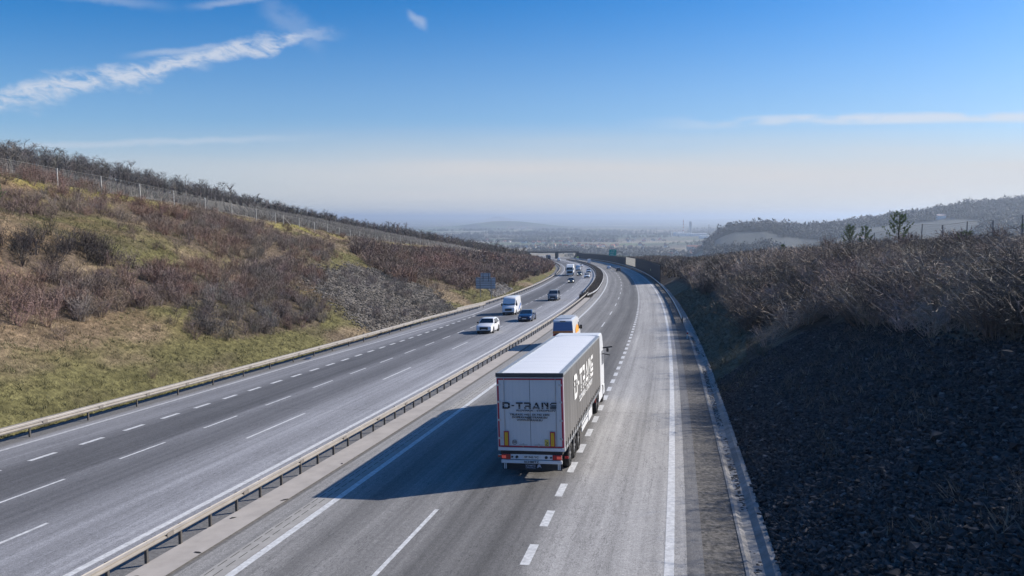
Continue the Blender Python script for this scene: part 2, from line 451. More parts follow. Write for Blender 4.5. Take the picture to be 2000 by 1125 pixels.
    fc = pal[np.clip((h1 * len(pal)).astype(int), 0, len(pal) - 1)]
    scr = sm(fbm(x / 420, y / 420, 71), .50, .60)
    fc = mixc(fc, c(.055, .055, .045), .85 * scr)
    town = sm(fbm(x / 900 + 3, y / 700, 77), .52, .62) * sm(D, 2300, 2800) * (1 - sm(D, 5500, 6500))
    fc = mixc(fc, c(.075, .075, .07), .7 * town)
    u = x / np.maximum(y, 1)
    ridge = sm(y, 1350, 1600) * sm(u, .235, .27) * (1 - sm(y, 4200, 5000)) * (y > 0)
    rf = mixc(np.repeat(c(.050, .046, .042), len(V), 0), c(.088, .095, .088), sm(fbm(x / 260, y / 330, 81) - .25 * sm(y, 1900, 2150), .47, .52))
    fc = mixc(fc, rf, ridge)
    col = mixc(col, fc, far)
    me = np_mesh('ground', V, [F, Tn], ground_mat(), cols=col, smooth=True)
    tag(link('ground', me), 'grassy cutting slopes and the wide farmed plain beyond the road', 'ground', kind='structure')

def ground_mat():
    m_ = bpy.data.materials.new('ground cover'); m_.use_nodes = True; t = m_.node_tree; t.nodes.clear(); q = NT(t)
    out = q.n('ShaderNodeOutputMaterial'); b = q.n('ShaderNodeBsdfPrincipled'); t.links.new(b.outputs[0], out.inputs[0])
    b.inputs['Roughness'].default_value = .95; b.inputs['Specular IOR Level'].default_value = .15
    a = q.n('ShaderNodeAttribute', attribute_name='col'); pos = q.n('ShaderNodeNewGeometry').outputs['Position']
    c = q.mix(1.0, a.outputs['Color'], q.ramp(q.noise(pos, 2.3, 6, .75), [(.28, .35), (.52, 1.0), (.76, 1.9)]), 'MULTIPLY')
    c = q.mix(1.0, c, q.ramp(q.noise(pos, .45, 4, .6), [(.3, .75), (.7, 1.25)]), 'MULTIPLY')
    t.links.new(c, b.inputs['Base Color'])
    bp = q.n('ShaderNodeBump'); bp.inputs['Distance'].default_value = .22; bp.inputs['Strength'].default_value = 1.0
    t.links.new(q.noise(pos, 3.2, 5, .7), bp.inputs['Height']); t.links.new(bp.outputs[0], b.inputs['Normal'])
    return m_
build_ground()

# ------------------------------------------------------------------ carriageways
def strip(name, t0, t1, s0, s1, h, m_, ds=3.0, nt=1, label=None, cat=None, parent=None, kind='structure', h1=None):
    S = np.arange(s0, s1 + ds * .5, ds); T = np.linspace(0, 1, nt + 1)
    f0 = t0(S) if callable(t0) else np.full(len(S), float(t0)); f1 = t1(S) if callable(t1) else np.full(len(S), float(t1))
    TT = f0[:, None] + (f1 - f0)[:, None] * T[None]; SS = np.repeat(S[:, None], nt + 1, 1)
    H = h if h1 is None else h + (h1 - h) * T[None]
    V = road(SS, TT, 0).reshape(-1, 3); V[:, 2] += (np.zeros_like(SS) + H).ravel()
    n = nt + 1; i, j = np.meshgrid(np.arange(len(S) - 1), np.arange(nt), indexing='ij')
    F = np.stack([i * n + j, i * n + j + 1, (i + 1) * n + j + 1, (i + 1) * n + j], -1).reshape(-1, 4)
    me = np_mesh(name, V, F, m_, uv=np.stack([TT.ravel(), SS.ravel()], -1), smooth=True)
    o = link(name, me, parent)
    if label: tag(o, label, cat, kind=kind)
    return o

def asphalt_mat(name, base, stops, patches=True, tint=(1, 1, 1)):
    """stops: (t in metres, brightness) of the worn bands across the carriageway"""
    m_ = bpy.data.materials.new(name); m_.use_nodes = True; t = m_.node_tree; t.nodes.clear(); q = NT(t)
    out = q.n('ShaderNodeOutputMaterial'); b = q.n('ShaderNodeBsdfPrincipled'); t.links.new(b.outputs[0], out.inputs[0])
    uv = q.n('ShaderNodeUVMap', uv_map='UVMap').outputs[0]; sp = q.n('ShaderNodeSeparateXYZ'); t.links.new(uv, sp.inputs[0])
    T, S = sp.outputs[0], sp.outputs[1]
    # edges of the bands wander a little
    wv = q.m('MULTIPLY', q.m('SUBTRACT', q.noise(q.comb(q.m('MULTIPLY', T, .6), q.m('MULTIPLY', S, .035), 0.0), 1.0, 3), .5), 1.1)
    Tw = q.m('ADD', T, wv)
    lo, hi = stops[0][0], stops[-1][0]
    f = q.m('DIVIDE', q.m('SUBTRACT', Tw, lo), hi - lo, clamp=True)
    band = q.ramp(f, [((x - lo) / (hi - lo), v * .5) for x, v in stops])
    streak = q.ramp(q.noise(q.comb(q.m('MULTIPLY', T, 3.2), q.m('MULTIPLY', S, .03), 2.0), 1.0, 4, .6), [(.3, .80), (.7, 1.18)])
    blot = q.ramp(q.noise(q.comb(q.m('MULTIPLY', T, .5), q.m('MULTIPLY', S, .10), 9.0), 1.0, 4, .6), [(.3, .90), (.7, 1.10)])
    pos = q.n('ShaderNodeNewGeometry').outputs['Position']
    grain = q.ramp(q.noise(pos, 26.0, 3, .8), [(.3, .62), (.5, 1.0), (.72, 1.6)])
    grit = q.ramp(q.noise(pos, 7.0, 3, .7), [(.3, .86), (.7, 1.15)])
    c = q.mix(1.0, tuple(base) + (1,), band, 'MULTIPLY'); c = q.mix(1.0, c, (2 * tint[0], 2 * tint[1], 2 * tint[2], 1), 'MULTIPLY')
    for e in (streak, blot, grain, grit): c = q.mix(1.0, c, e, 'MULTIPLY')
    # sealed cracks and faint cross joints
    cn = q.noise(q.comb(q.m('MULTIPLY', T, .55), q.m('MULTIPLY', S, .07), 21.0), 1.0, 6, .7)
    crack = q.sstep(q.m('ABSOLUTE', q.m('SUBTRACT', cn, .5)), .0005, .0055)
    c = q.mix(1.0, c, q.ramp(crack, [(0, .66), (1, 1.0)]), 'MULTIPLY')
    jn = q.m('ABSOLUTE', q.m('SUBTRACT', q.m('FRACT', q.m('DIVIDE', q.m('ADD', S, q.m('MULTIPLY', cn, .4)), 27.0)), .5))
    c = q.mix(1.0, c, q.ramp(q.sstep(jn, .0008, .0022), [(0, .72), (1, 1.0)]), 'MULTIPLY')
    sn = q.noise(q.comb(q.m('MULTIPLY', T, .9), q.m('MULTIPLY', S, .25), 33.0), 1.0, 2, .5)
    c = q.mix(1.0, c, q.ramp(sn, [(.66, 1.0), (.74, .80)]), 'MULTIPLY')
    t.links.new(c, b.inputs['Base Color']); b.inputs['Roughness'].default_value = .82; b.inputs['Specular IOR Level'].default_value = .35
    bp = q.n('ShaderNodeBump'); bp.inputs['Distance'].default_value = .006; t.links.new(q.noise(pos, 60, 3, .7), bp.inputs['Height'])
    t.links.new(bp.outputs[0], b.inputs['Normal'])
    return m_

M_RIGHT = asphalt_mat('worn asphalt of the downhill carriageway', (.210, .203, .193),
    [(-13.4, 1.25), (-12.2, 1.22), (-11.2, 1.12), (-10.4, .78), (-9.6, 1.12), (-8.9, .84), (-8.1, 1.05), (-7.2, .60), (-6.3, .78), (-5.3, .53), (-4.5, .84), (-3.7, 1.70), (-2.5, 1.62), (-2.0, 1.40), (-1.4, 1.72), (0.3, 1.55)])
M_LEFT = asphalt_mat('worn asphalt of the uphill carriageway', (.196, .196, .203),
    [(-31.8, .95), (-31.0, 1.35), (-30.2, 1.02), (-29.0, 1.1), (-28.2, .8), (-27.6, .55), (-26.3, .58), (-25.2, .50), (-24.5, .62), (-23.9, .95), (-23.2, .74), (-22.2, .68), (-21.2, .80), (-20.4, 1.22), (-19.2, 1.48), (-18.0, 1.24), (-16.8, 1.55), (-15.9, 1.25)])
M_CONC = mat('pale dusty concrete', (.40, .365, .33), .9, var=.16, vscale=1.2, bump=.004, bscale=30)
M_GRIT = mat('dark grit and asphalt strip', (.155, .150, .145), .9, var=.4, vscale=9, bump=.01, bscale=30)
M_PAINT = mat('worn white road paint', (.58, .58, .57), .75, var=.30, vscale=7, bump=.003, bscale=40)
M_PAINT2 = mat('dirty white road paint', (.46, .46, .46), .75, var=.30, vscale=5, bump=.003, bscale=40)

def lerp_t(ss, tt): return lambda S: np.interp(S, ss, tt)
LEDGE = lerp_t([-40, 100, 150, 230, 900], [-31.9, -31.6, -30.9, -30.2, -29.6])
strip('downhill_carriageway', -13.45, -.02, -40, 900, .0, M_RIGHT, nt=8, label='downhill carriageway of worn grey asphalt on the right', cat='road')
strip('uphill_carriageway', LEDGE, -15.85, -40, 900, .0, M_LEFT, nt=8, label='uphill carriageway of blue-grey asphalt on the left', cat='road')
strip('shoulder_edge', -.02, .42, -40, 900, -.004, asphalt_mat('brownish asphalt edge', (.17, .165, .16), [(-1, 1.0), (1, 1.0)]), label='narrow brownish asphalt edge outside the right edge line', cat='road')
strip('gravel_verge', .42, 1.47, -40, 620, -.02, mat('coarse dark verge grit', (.110, .102, .092), .95, var=.95, vscale=8, bump=.02, bscale=14), label='dark gritty verge between road and drainage channel', cat='verge', h1=-.07)
strip('left_gravel_verge', -33.4, LEDGE, -40, 620, -.06, M_GRIT, label='dark gravel strip under the left guardrail', cat='verge', h1=-.012)
# central reserve
strip('central_reserve', -15.85, -13.45, -40, 900, -.03, M_GRIT, label='dark grit of the central reserve', cat='median', nt=2)
strip('median_concrete', -14.72, -13.62, -40, 152, .03, M_CONC, label='beige concrete strip beside the central guardrail', cat='median', nt=2)
strip('median_gutter', -12.72, -12.08, -40, 150, .006, mat('grey gutter concrete', (.34, .325, .30), .9, var=.2, vscale=2, bump=.004), label='pale slotted gutter left of the downhill lanes', cat='gutter')
mb = MB()
for s0 in np.arange(-10, 150, .62):
    for tt in (-12.62, -12.36):
        a = road([s0, s0 + .46], [tt, tt], .0105); b_ = road([s0, s0 + .46], [tt + .028, tt + .028], .0105)
        mb.quad(a[0], b_[0], b_[1], a[1])
tag(mb.build('drain_slots', mat('dark drain slot', (.03, .03, .03), .9)), 'rows of dark drain slots in the median gutter', 'drain', kind='structure')

def edge_line(name, t, w, s0, s1, m_, label, ds=3.0):
    f = (lambda S, q_: (t(S) if callable(t) else np.full(len(S), float(t))) + q_)
    strip(name, lambda S: f(S, -w / 2), lambda S: f(S, w / 2), s0, s1, .0045, m_, ds, label=label, cat='road marking')
LL = lerp_t([-40, 95, 112, 150, 230, 400, 900], [-28, -28, -28.9, -29.5, -29.6, -28.8, -28.6])
edge_line('edge_line', -11.92, .25, -40, 900, M_PAINT, 'solid white line on the median side of the downhill lanes')
edge_line('edge_line', -.48, .25, -40, 900, M_PAINT, 'solid white line on the right edge of the downhill lanes')
edge_line('edge_line', -16.38, .25, -40, 900, M_PAINT, 'solid white line on the median side of the uphill lanes')
edge_line('edge_line', LL, .22, 112, 900, M_PAINT, 'solid white line on the outer edge of the uphill lanes')
edge_line('edge_line', lerp_t([-40, 60, 100, 112], [-31.1, -31.0, -29.6, -29.0]), .22, -40, 112, M_PAINT2, 'blurred dusty pale line along the left guardrail')
def dashes(name, t, w, length, period, off, s0, s1, label):
    V = []; F = []
    s = off
    while s > s0: s -= period
    while s < s1:
        e = np.array([s, s + length]); P = np.concatenate([road(e, [t - w / 2] * 2, .0045), road(e, [t + w / 2] * 2, .0045)])
        k = len(V) * 4; V.append(P); F.append((k, k + 2, k + 3, k + 1)); s += period
    me = np_mesh(name, np.vstack(V), np.array(F), M_PAINT)
    tag(link(name, me), label, 'road marking', kind='structure')
dashes('lane_dashes', -8.05, .14, 6, 18, 18.0, -20, 640, 'long thin white dashes between the two downhill driving lanes')
dashes('lane_dashes', -4.28, .26, 1.5, 3, 22.85, -20, 620, 'short broad white dashes beside the slow downhill lane')
dashes('lane_dashes', -20.45, .14, 6, 18, 33.0, -20, 640, 'long thin white dashes nearest the median on the uphill side')
dashes('lane_dashes', -24.05, .13, 3.1, 6.2, 22.6, -20, 640, 'thin white dashes in the middle of the uphill side')
dashes('lane_dashes', -28.0, .26, 1.5, 3, 28.05, -20, 112, 'short broad white dashes beside the outer uphill strip')

# drainage channel at the foot of the right slope
def channel():
    prof = [(1.44, -.05), (1.52, -.04), (1.68, -.13), (1.94, -.13), (2.14, .0), (2.30, .01)]
    S = np.arange(-30, 300, 1.5); V = []
    for (tt, h) in prof:
        tw = tt + .10 * (fbm(S / 9, S * 0, 91) - .5)
        V.append(road(S, tw, h))
    V = np.stack(V, 1); n = len(prof); V = V.reshape(-1, 3)
    i, j = np.meshgrid(np.arange(len(S) - 1), np.arange(n - 1), indexing='ij')
    F = np.stack([i * n + j, i * n + j + 1, (i + 1) * n + j + 1, (i + 1) * n + j], -1).reshape(-1, 4)
    me = np_mesh('drainage_channel', V, F, mat('weathered channel concrete', (.25, .24, .225), .9, var=.45, vscale=1.6, bump=.01, bscale=12))
    tag(link('drainage_channel', me), 'shallow concrete drainage channel at the foot of the right slope', 'channel', kind='structure')
channel()
# leaves and stones lying in the channel
def blob_protos(n, k=20, flat=.7, seed=1):
    rs = np.random.RandomState(seed); out = []
    t = (1 + 5 ** .5) / 2
    v = np.array([(-1, t, 0), (1, t, 0), (-1, -t, 0), (1, -t, 0), (0, -1, t), (0, 1, t), (0, -1, -t), (0, 1, -t), (t, 0, -1), (t, 0, 1), (-t, 0, -1), (-t, 0, 1)], float)
    v /= np.linalg.norm(v[0])
    f = np.array([(0, 11, 5), (0, 5, 1), (0, 1, 7), (0, 7, 10), (0, 10, 11), (1, 5, 9), (5, 11, 4), (11, 10, 2), (10, 7, 6), (7, 1, 8), (3, 9, 4), (3, 4, 2), (3, 2, 6), (3, 6, 8), (3, 8, 9), (4, 9, 5), (2, 4, 11), (6, 2, 10), (8, 6, 7), (9, 8, 1)])
    for _ in range(n):
        w = v * (1 + rs.uniform(-.28, .28, (12, 1))) * np.array([1, rs.uniform(.6, 1), flat * rs.uniform(.6, 1)])
        out.append((w, f))
    return out

def scatter(name, protos, P, scale, cols, m_, label, cat, seed=0, tilt=.0, lean=None, squash=None):
    """many small copies merged into ONE object of uncountable stuff"""
    rs = np.random.RandomState(seed); n = len(P); pid = rs.randint(len(protos), size=n)
    Vs = []; Fs = []; Cs = []; off = 0
    for k, (pv, pf) in enumerate(protos):
        ix = np.where(pid == k)[0]
        if not len(ix): continue
        a = rs.uniform(0, 2 * np.pi, len(ix)); ca, sa = np.cos(a), np.sin(a)
        x = pv[None, :, 0] * ca[:, None] - pv[None, :, 1] * sa[:, None]
        y = pv[None, :, 0] * sa[:, None] + pv[None, :, 1] * ca[:, None]
        z = np.repeat(pv[None, :, 2], len(ix), 0)
        sc = scale[ix][:, None]
        z = z * (squash[ix][:, None] if squash is not None else 1.0)
        W = np.stack([x * sc, y * sc, z * sc], -1)
        if tilt:
            tx = rs.uniform(-tilt, tilt, (len(ix), 1)); ty = rs.uniform(-tilt, tilt, (len(ix), 1))
            W[..., 0] += W[..., 2] * tx; W[..., 1] += W[..., 2] * ty
        W += P[ix][:, None, :]
        nv = len(pv)
        Vs.append(W.reshape(-1, 3)); Fs.append((pf[None] + (off + np.arange(len(ix)) * nv)[:, None, None]).reshape(-1, 3))
        Cs.append(np.repeat(cols[ix], nv, 0)); off += nv * len(ix)
    me = np_mesh(name, np.vstack(Vs), np.vstack(Fs), m_, cols=np.vstack(Cs))
    return tag(link(name, me), label, cat, kind='stuff')

def tw(lo, hi, n, rs): return rs.uniform(lo, hi, n)
M_STONE = mat('broken stone', (.1, .1, .1), .85, attr=True, var=.25, vscale=6)
M_TWIG = mat('bare twigs', (.1, .1, .1), .75, attr=True, spec=.5)
M_GRASS = mat('dry grass blades', (.2, .2, .1), .8, attr=True)

def slope_pts(s, t, lift=0.0):
    p = road(s, t, 0); p[:, 2] = ground(p[:, 0], p[:, 1]) + lift; return p

def octs(n):
    rs = np.random.RandomState(17); v = np.array([(1, 0, 0), (-1, 0, 0), (0, 1, 0), (0, -1, 0), (0, 0, 1), (0, 0, -1)], float); f = np.array([(0, 2, 4), (2, 1, 4), (1, 3, 4), (3, 0, 4), (2, 0, 5), (1, 2, 5), (3, 1, 5), (0, 3, 5)])
    return [(v @ np.linalg.qr(rs.normal(size=(3, 3)))[0] * rs.uniform(.75, 1.35, (6, 1)) * [1, .8, .75], f) for _ in range(n)]
def rocks():
    rs = np.random.RandomState(5); pr = blob_protos(8, seed=3)
    s = 9 + 45 * rs.rand(105000) ** 1.25; t = rs.uniform(2.2, 12.5, 105000)
    k = pip(s, t + rs.normal(0, .35, len(s)), ROCKR) & ((s > 9) | (t < 6)); s, t = s[k], t[k]
    P = slope_pts(s, t, .03); sc = rs.gamma(4, .0125, len(s)) + .028; sc[rs.rand(len(s)) < .04] *= 1.4; bare_ = (fbm(s / 2.2, t / 1.4, 333) > .60) & (rs.rand(len(s)) < .30); s, t, P, sc = s[~bare_], t[~bare_], P[~bare_], sc[~bare_]
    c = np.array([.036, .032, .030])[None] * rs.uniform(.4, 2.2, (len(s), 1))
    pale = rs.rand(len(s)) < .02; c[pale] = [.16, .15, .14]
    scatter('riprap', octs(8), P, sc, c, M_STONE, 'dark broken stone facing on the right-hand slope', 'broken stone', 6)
    s = rs.uniform(80, 140, 24000); t = rs.uniform(-55, -33, 24000)
    k = pip(s + rs.normal(0, 1.8, len(s)) + 6 * (fbm(s / 5, t / 4, 301) - .5), t + rs.normal(0, .9, len(s)), ROCKL); s, t = s[k], t[k]
    P = slope_pts(s, t, .02); sc = rs.gamma(4, .032, len(s)) + .05
    c = np.array([.112, .098, .082])[None] * rs.uniform(.4, 1.7, (len(s), 1))
    scatter('riprap', pr, P, sc, c, M_STONE, 'grey fan of broken stone on the left slope above the guardrail', 'broken stone', 7)
    s = rs.uniform(156, 206, 3500); t = rs.uniform(-41, -33, 3500)
    k = pip(s, t, ROCKL2); s, t = s[k], t[k]
    P = slope_pts(s, t, .02); sc = rs.gamma(4, .05, len(s)) + .1
    c = np.array([.125, .115, .105])[None] * rs.uniform(.5, 1.6, (len(s), 1))
    scatter('riprap', pr, P, sc, c, M_STONE, 'small grey stone patch behind the large sign on the left', 'broken stone', 8)
    n = 2600; s = rs.uniform(15, 80, n); t = 1.62 + rs.beta(2, 2, n) * .42; keep = fbm(s / 3, s * 0, 95) + rs.uniform(-.15, .15, n) > .46
    P = road(s, t, 0)[keep]; P[:, 2] += -.13
    c = np.array([.045, .040, .034])[None] * rs.uniform(.6, 1.6, (len(P), 1))
    scatter('leaf_litter', blob_protos(5, flat=.35, seed=9), P, rs.uniform(.02, .075, len(P)), c, M_STONE, 'dark leaves and stones lying in the drainage channel', 'leaf litter', 9)
rocks()

# ------------------------------------------------------------------ bare shrubs, grass, trees
def sliver(V, F, a, b, w, rs):
    d = b - a; r = np.cross(d, rs.normal(size=3)); r /= (np.linalg.norm(r) + 1e-9); k = len(V)
    V += [a - r * w / 2, a + r * w / 2, b]; F.append((k, k + 1, k + 2))

def bush_proto(seed, stems=24, twigs=9, w=.016, h=1.0, spread=.55, tl=.34, up=.25):
    rs = np.random.RandomState(seed); V = []; F = []
    for _ in range(stems):
        a = rs.uniform(0, 6.283); base = np.array([math.cos(a), math.sin(a), 0]) * rs.uniform(0, .22)
        lean = rs.uniform(.1, 1) * spread; H = h * rs.uniform(.55, 1.0)
        mid = base + np.array([math.cos(a) * lean * .4, math.sin(a) * lean * .4, H * .55]); top = base + np.array([math.cos(a) * lean, math.sin(a) * lean, H]) + rs.normal(0, .05, 3)
        sliver(V, F, base, mid + (top - mid) * .1, w * 1.6, rs); sliver(V, F, mid, top, w * 1.1, rs)
        for _ in range(twigs):
            f = rs.uniform(.2, 1); p = base + (mid - base) * (f / .55) if f < .55 else mid + (top - mid) * ((f - .55) / .45)
            d = rs.normal(size=3); d[2] = abs(d[2]) * .9 + up; d /= np.linalg.norm(d)
            sliver(V, F, p, p + d * tl * rs.uniform(.4, 1.1), w * .8, rs)
    return np.array(V), np.array(F)

def tree_proto(seed, h=6.0, n=190, w=.05):
    rs = np.random.RandomState(seed); V = []; F = []
    top = np.array([rs.normal(0, .3), rs.normal(0, .3), h * .8])
    for k in range(2): sliver(V, F, np.zeros(3), top, w * 4.5, rs)
    limbs = []
    for _ in range(13):
        f = rs.uniform(.22, .95); p = top * f; a = rs.uniform(0, 6.283); L = h * .42 * (1.15 - f * .6) * rs.uniform(.7, 1.1)
        q_ = p + np.array([math.cos(a) * L * .75, math.sin(a) * L * .75, L * .75]); limbs.append((p, q_)); sliver(V, F, p, q_, w * 1.8, rs)
    while len(F) < n:
        p, q_ = limbs[rs.randint(len(limbs))]; m_ = p + (q_ - p) * rs.uniform(.25, 1.0)
        d = rs.normal(size=3); d[2] = abs(d[2]) * .7 + .2; d /= np.linalg.norm(d)
        sliver(V, F, m_, m_ + d * h * .17 * rs.uniform(.5, 1.2), w, rs)
    return np.array(V), np.array(F)

def in_poly(P, n, rs):
    P_ = np.array(P); lo, hi = P_.min(0), P_.max(0); s = rs.uniform(lo[0], hi[0], n * 3); t = rs.uniform(lo[1], hi[1], n * 3)
    k = pip(s, t, P); return s[k], t[k]

def area(P): return abs(sum(P[i][0] * P[i - 1][1] - P[i - 1][0] * P[i][1] for i in range(len(P)))) / 2

def tone(n, rs, base, spread=.35): return np.array(base)[None] * rs.uniform(1 - spread, 1 + spread, (n, 1)) * rs.uniform(.93, 1.07, (n, 3))

NEAR = [bush_proto(i, 24, 9, .017) for i in range(6)]
WIDE = [bush_proto(120 + i, 22, 11, .014, spread=.95, tl=.34, up=-.15) for i in range(6)]
MIDB = [bush_proto(20 + i, 16, 6, .030, spread=.75, up=0) for i in range(5)]
FARB = [bush_proto(40 + i, 10, 4, .075, tl=.4) for i in range(5)]
FINE = [bush_proto(60 + i, 18, 9, .0135, tl=.30, spread=1.0, up=-.2) for i in range(5)]

def shrubs():
    rs = np.random.RandomState(11)
    spec = {'A': ('low black-brown thicket on the left slope, lowest at the left edge', 1.5, (.060, .048, .045), 1.9, NEAR),
            'B': ('long purple-brown thicket along the middle of the left slope', 1.3, (.182, .136, .116), 1.8, NEAR),
            'C': ('reddish bare scrub below the wire fence on the left crest', 1.0, (.190, .142, .118), 1.5, NEAR),
            'D': ('mixed grey and red scrub right of the middle of the left slope', .75, (.190, .148, .122), 1.5, NEAR),
            'E': ('dark rounded thicket low on the left slope beside the stone fan', 1.3, (.150, .128, .115), 1.5, NEAR),
            'G': ('dark red scrub at the top left under the fence', .9, (.150, .100, .085), 1.7, NEAR)}
    for k, (lab, dens, base, hgt, pr) in spec.items():
        P_ = THICKET[k]; s, t = in_poly(P_, int(area(P_) * dens * 1.3), rs); n = int(area(P_) * dens); s, t = s[:n], t[:n]
        s = s + rs.normal(0, 1.6, len(s)); t = t + rs.normal(0, .55, len(t))
        keep = fbm(s / 3.5, t / 2.5, 101) > .36; s, t = s[keep], t[keep]
        c = tone(len(s), rs, base); red = fbm(s / 6, t / 3, 103) > .56; c[red] *= np.array([1.12, .94, .86]); grey = fbm(s / 5, t / 4, 104) > .6; c[grey] *= np.array([1.1, 1.2, 1.25])
        scatter('thicket', pr, slope_pts(s, t, -.05), hgt * rs.uniform(.55, 1.1, len(s)), c, M_TWIG, lab, 'shrubs', 200 + ord(k), tilt=.2)
    P_ = THICKET['F']; s, t = in_poly(P_, int(area(P_) * .5), rs); n = int(area(P_) * .42); s, t = s[:n], t[:n]
    keep = (fbm(s / 14, t / 7, 105) > .36) & ((s < 250) | (rs.rand(len(s)) < .6)); s, t = s[keep], t[keep]
    c = tone(len(s), rs, (.186, .138, .112), .45); red = fbm(s / 16, t / 9, 106) > .55; c[red] *= np.array([1.1, .93, .88])
    near = s < 240
    scatter('thicket', MIDB, slope_pts(s[near], t[near], -.05), rs.uniform(1.5, 3.0, near.sum()), c[near], M_TWIG, 'broad brown thicket on the left slope behind the large sign', 'shrubs', 31, tilt=.2)
    scatter('thicket', FARB, slope_pts(s[~near], t[~near], -.05), rs.uniform(1.8, 3.2, (~near).sum()), c[~near], M_TWIG, 'distant brown thicket where the left slope meets the bridge', 'shrubs', 32, tilt=.2)
    # scattered low scrub all over the left slope
    n = 1500; s = rs.uniform(25, 240, n); t = rs.uniform(-80, -35, n); tc = np.interp(s, _S, _TC)
    keep = (t > tc - 1) & (fbm(s / 10, t / 5, 110) > .50) & ~pip(s, t, ROCKL); s, t = s[keep], t[keep]
    scatter('low_scrub', NEAR, slope_pts(s, t, -.05), rs.uniform(.5, 1.3, len(s)), tone(len(s), rs, (.17, .125, .095)), M_TWIG, 'sparse knee-high scrub dotted over the left slope', 'shrubs', 33, tilt=.3)
    n = 160; s = rs.uniform(84, 134, n); t = rs.uniform(-51, -34, n); keep = pip(s, t, ROCKL); s, t = s[keep], t[keep]
    scatter('low_scrub', NEAR, slope_pts(s, t, -.05), rs.uniform(.8, 1.7, len(s)), tone(len(s), rs, (.15, .13, .12)), M_TWIG, 'a few bare bushes growing in the grey stone fan', 'shrubs', 34, tilt=.3)
    # right slope
    n = 3000; s = rs.uniform(53, 200, n); t = rs.uniform(5.2, 31, n)
    keep = (fbm(s / 8, t / 5, 120) + .20 * sm(t, 20, 30) * -1 > .30) & (t > 5.2 + 2.0 * vn(s / 6, s * 0, 121)); s, t = s[keep], t[keep]
    hg = rs.uniform(1.4, 2.7, len(s)) * (1 - .45 * sm(t, 17, 26)); hg = hg * (.55 + .9 * fbm(s / 6, t / 4, 222)); clump = .45 + 1.25 * sm(fbm(s / 5, t / 3.5, 225), .35, .68); c = tone(len(s), rs, (.235, .185, .145), .4) * clump[:, None]
    keep = fbm(s / 4, t / 3, 226) > .37; s, t, hg, c = s[keep], t[keep], hg[keep], c[keep]
    a = s < 105
    scatter('thicket', WIDE, slope_pts(s[a], t[a], -.05), hg[a], c[a], M_TWIG, 'dense bare thicket covering the right slope beyond the dark stone', 'shrubs', 35, tilt=.25)
    scatter('thicket', MIDB, slope_pts(s[~a], t[~a], -.05), hg[~a] * 1.05, c[~a], M_TWIG, 'rusty brown thicket on the right slope before the noise wall', 'shrubs', 36, tilt=.25)
    n = 1500; s = rs.uniform(200, 520, n); t = rs.uniform(4.5, 40, n)
    scatter('thicket', FARB, slope_pts(s, t, -.05), rs.uniform(1.6, 2.8, n), tone(n, rs, (.15, .115, .09)), M_TWIG, 'brown scrub rising behind the dark noise wall', 'shrubs', 37, tilt=.25)
    n = 2600; s = rs.uniform(6, 55, n); t = rs.uniform(9.5, 31, n); lim = np.interp(s, [5, 20, 31, 47, 55], [13.0, 12.3, 10.9, 9.4, 8.5])
    keep = (t > lim) & (fbm(s / 5, t / 4, 130) > .30); s, t = s[keep], t[keep]
    hg = rs.uniform(1.2, 2.6, len(s)) * (1 - .4 * sm(t, 19, 27))
    scatter('thicket', FINE, slope_pts(s, t, -.05), hg * (.5 + fbm(s / 5, t / 4, 223)), tone(len(s), rs, (.235, .195, .160), .45) * (.4 + 1.0 * sm(fbm(s / 4, t / 3, 227), .35, .68))[:, None], M_TWIG, 'near tangle of bare grey twigs above the dark stone slope', 'shrubs', 38, tilt=.25)
    # crest brush against the view
    n = 420; s = rs.uniform(60, 330, n); t = rs.uniform(27, 34, n); keep = fbm(s / 9, t / 9, 140) > .47; s, t = s[keep], t[keep]
    scatter('thicket', MIDB, slope_pts(s, t, -.05), rs.uniform(.8, 2.0, len(s)), tone(len(s), rs, (.15, .10, .085)), M_TWIG, 'ragged reddish brush along the crest by the right fence', 'shrubs', 39, tilt=.3)
    # crest brush and young wood on the left, beyond the fence
    n = 260; s = rs.uniform(60, 420, n); t = np.interp(s, _S, _TC) - rs.uniform(-3, 3, n); keep = fbm(s / 12, t / 9, 141) > .5; s, t = s[keep], t[keep]
    scatter('thicket', MIDB, slope_pts(s, t, -.05), rs.uniform(.7, 1.6, len(s)), tone(len(s), rs, (.14, .095, .075)), M_TWIG, 'thin brush along the foot of the left fence', 'shrubs', 40, tilt=.3)

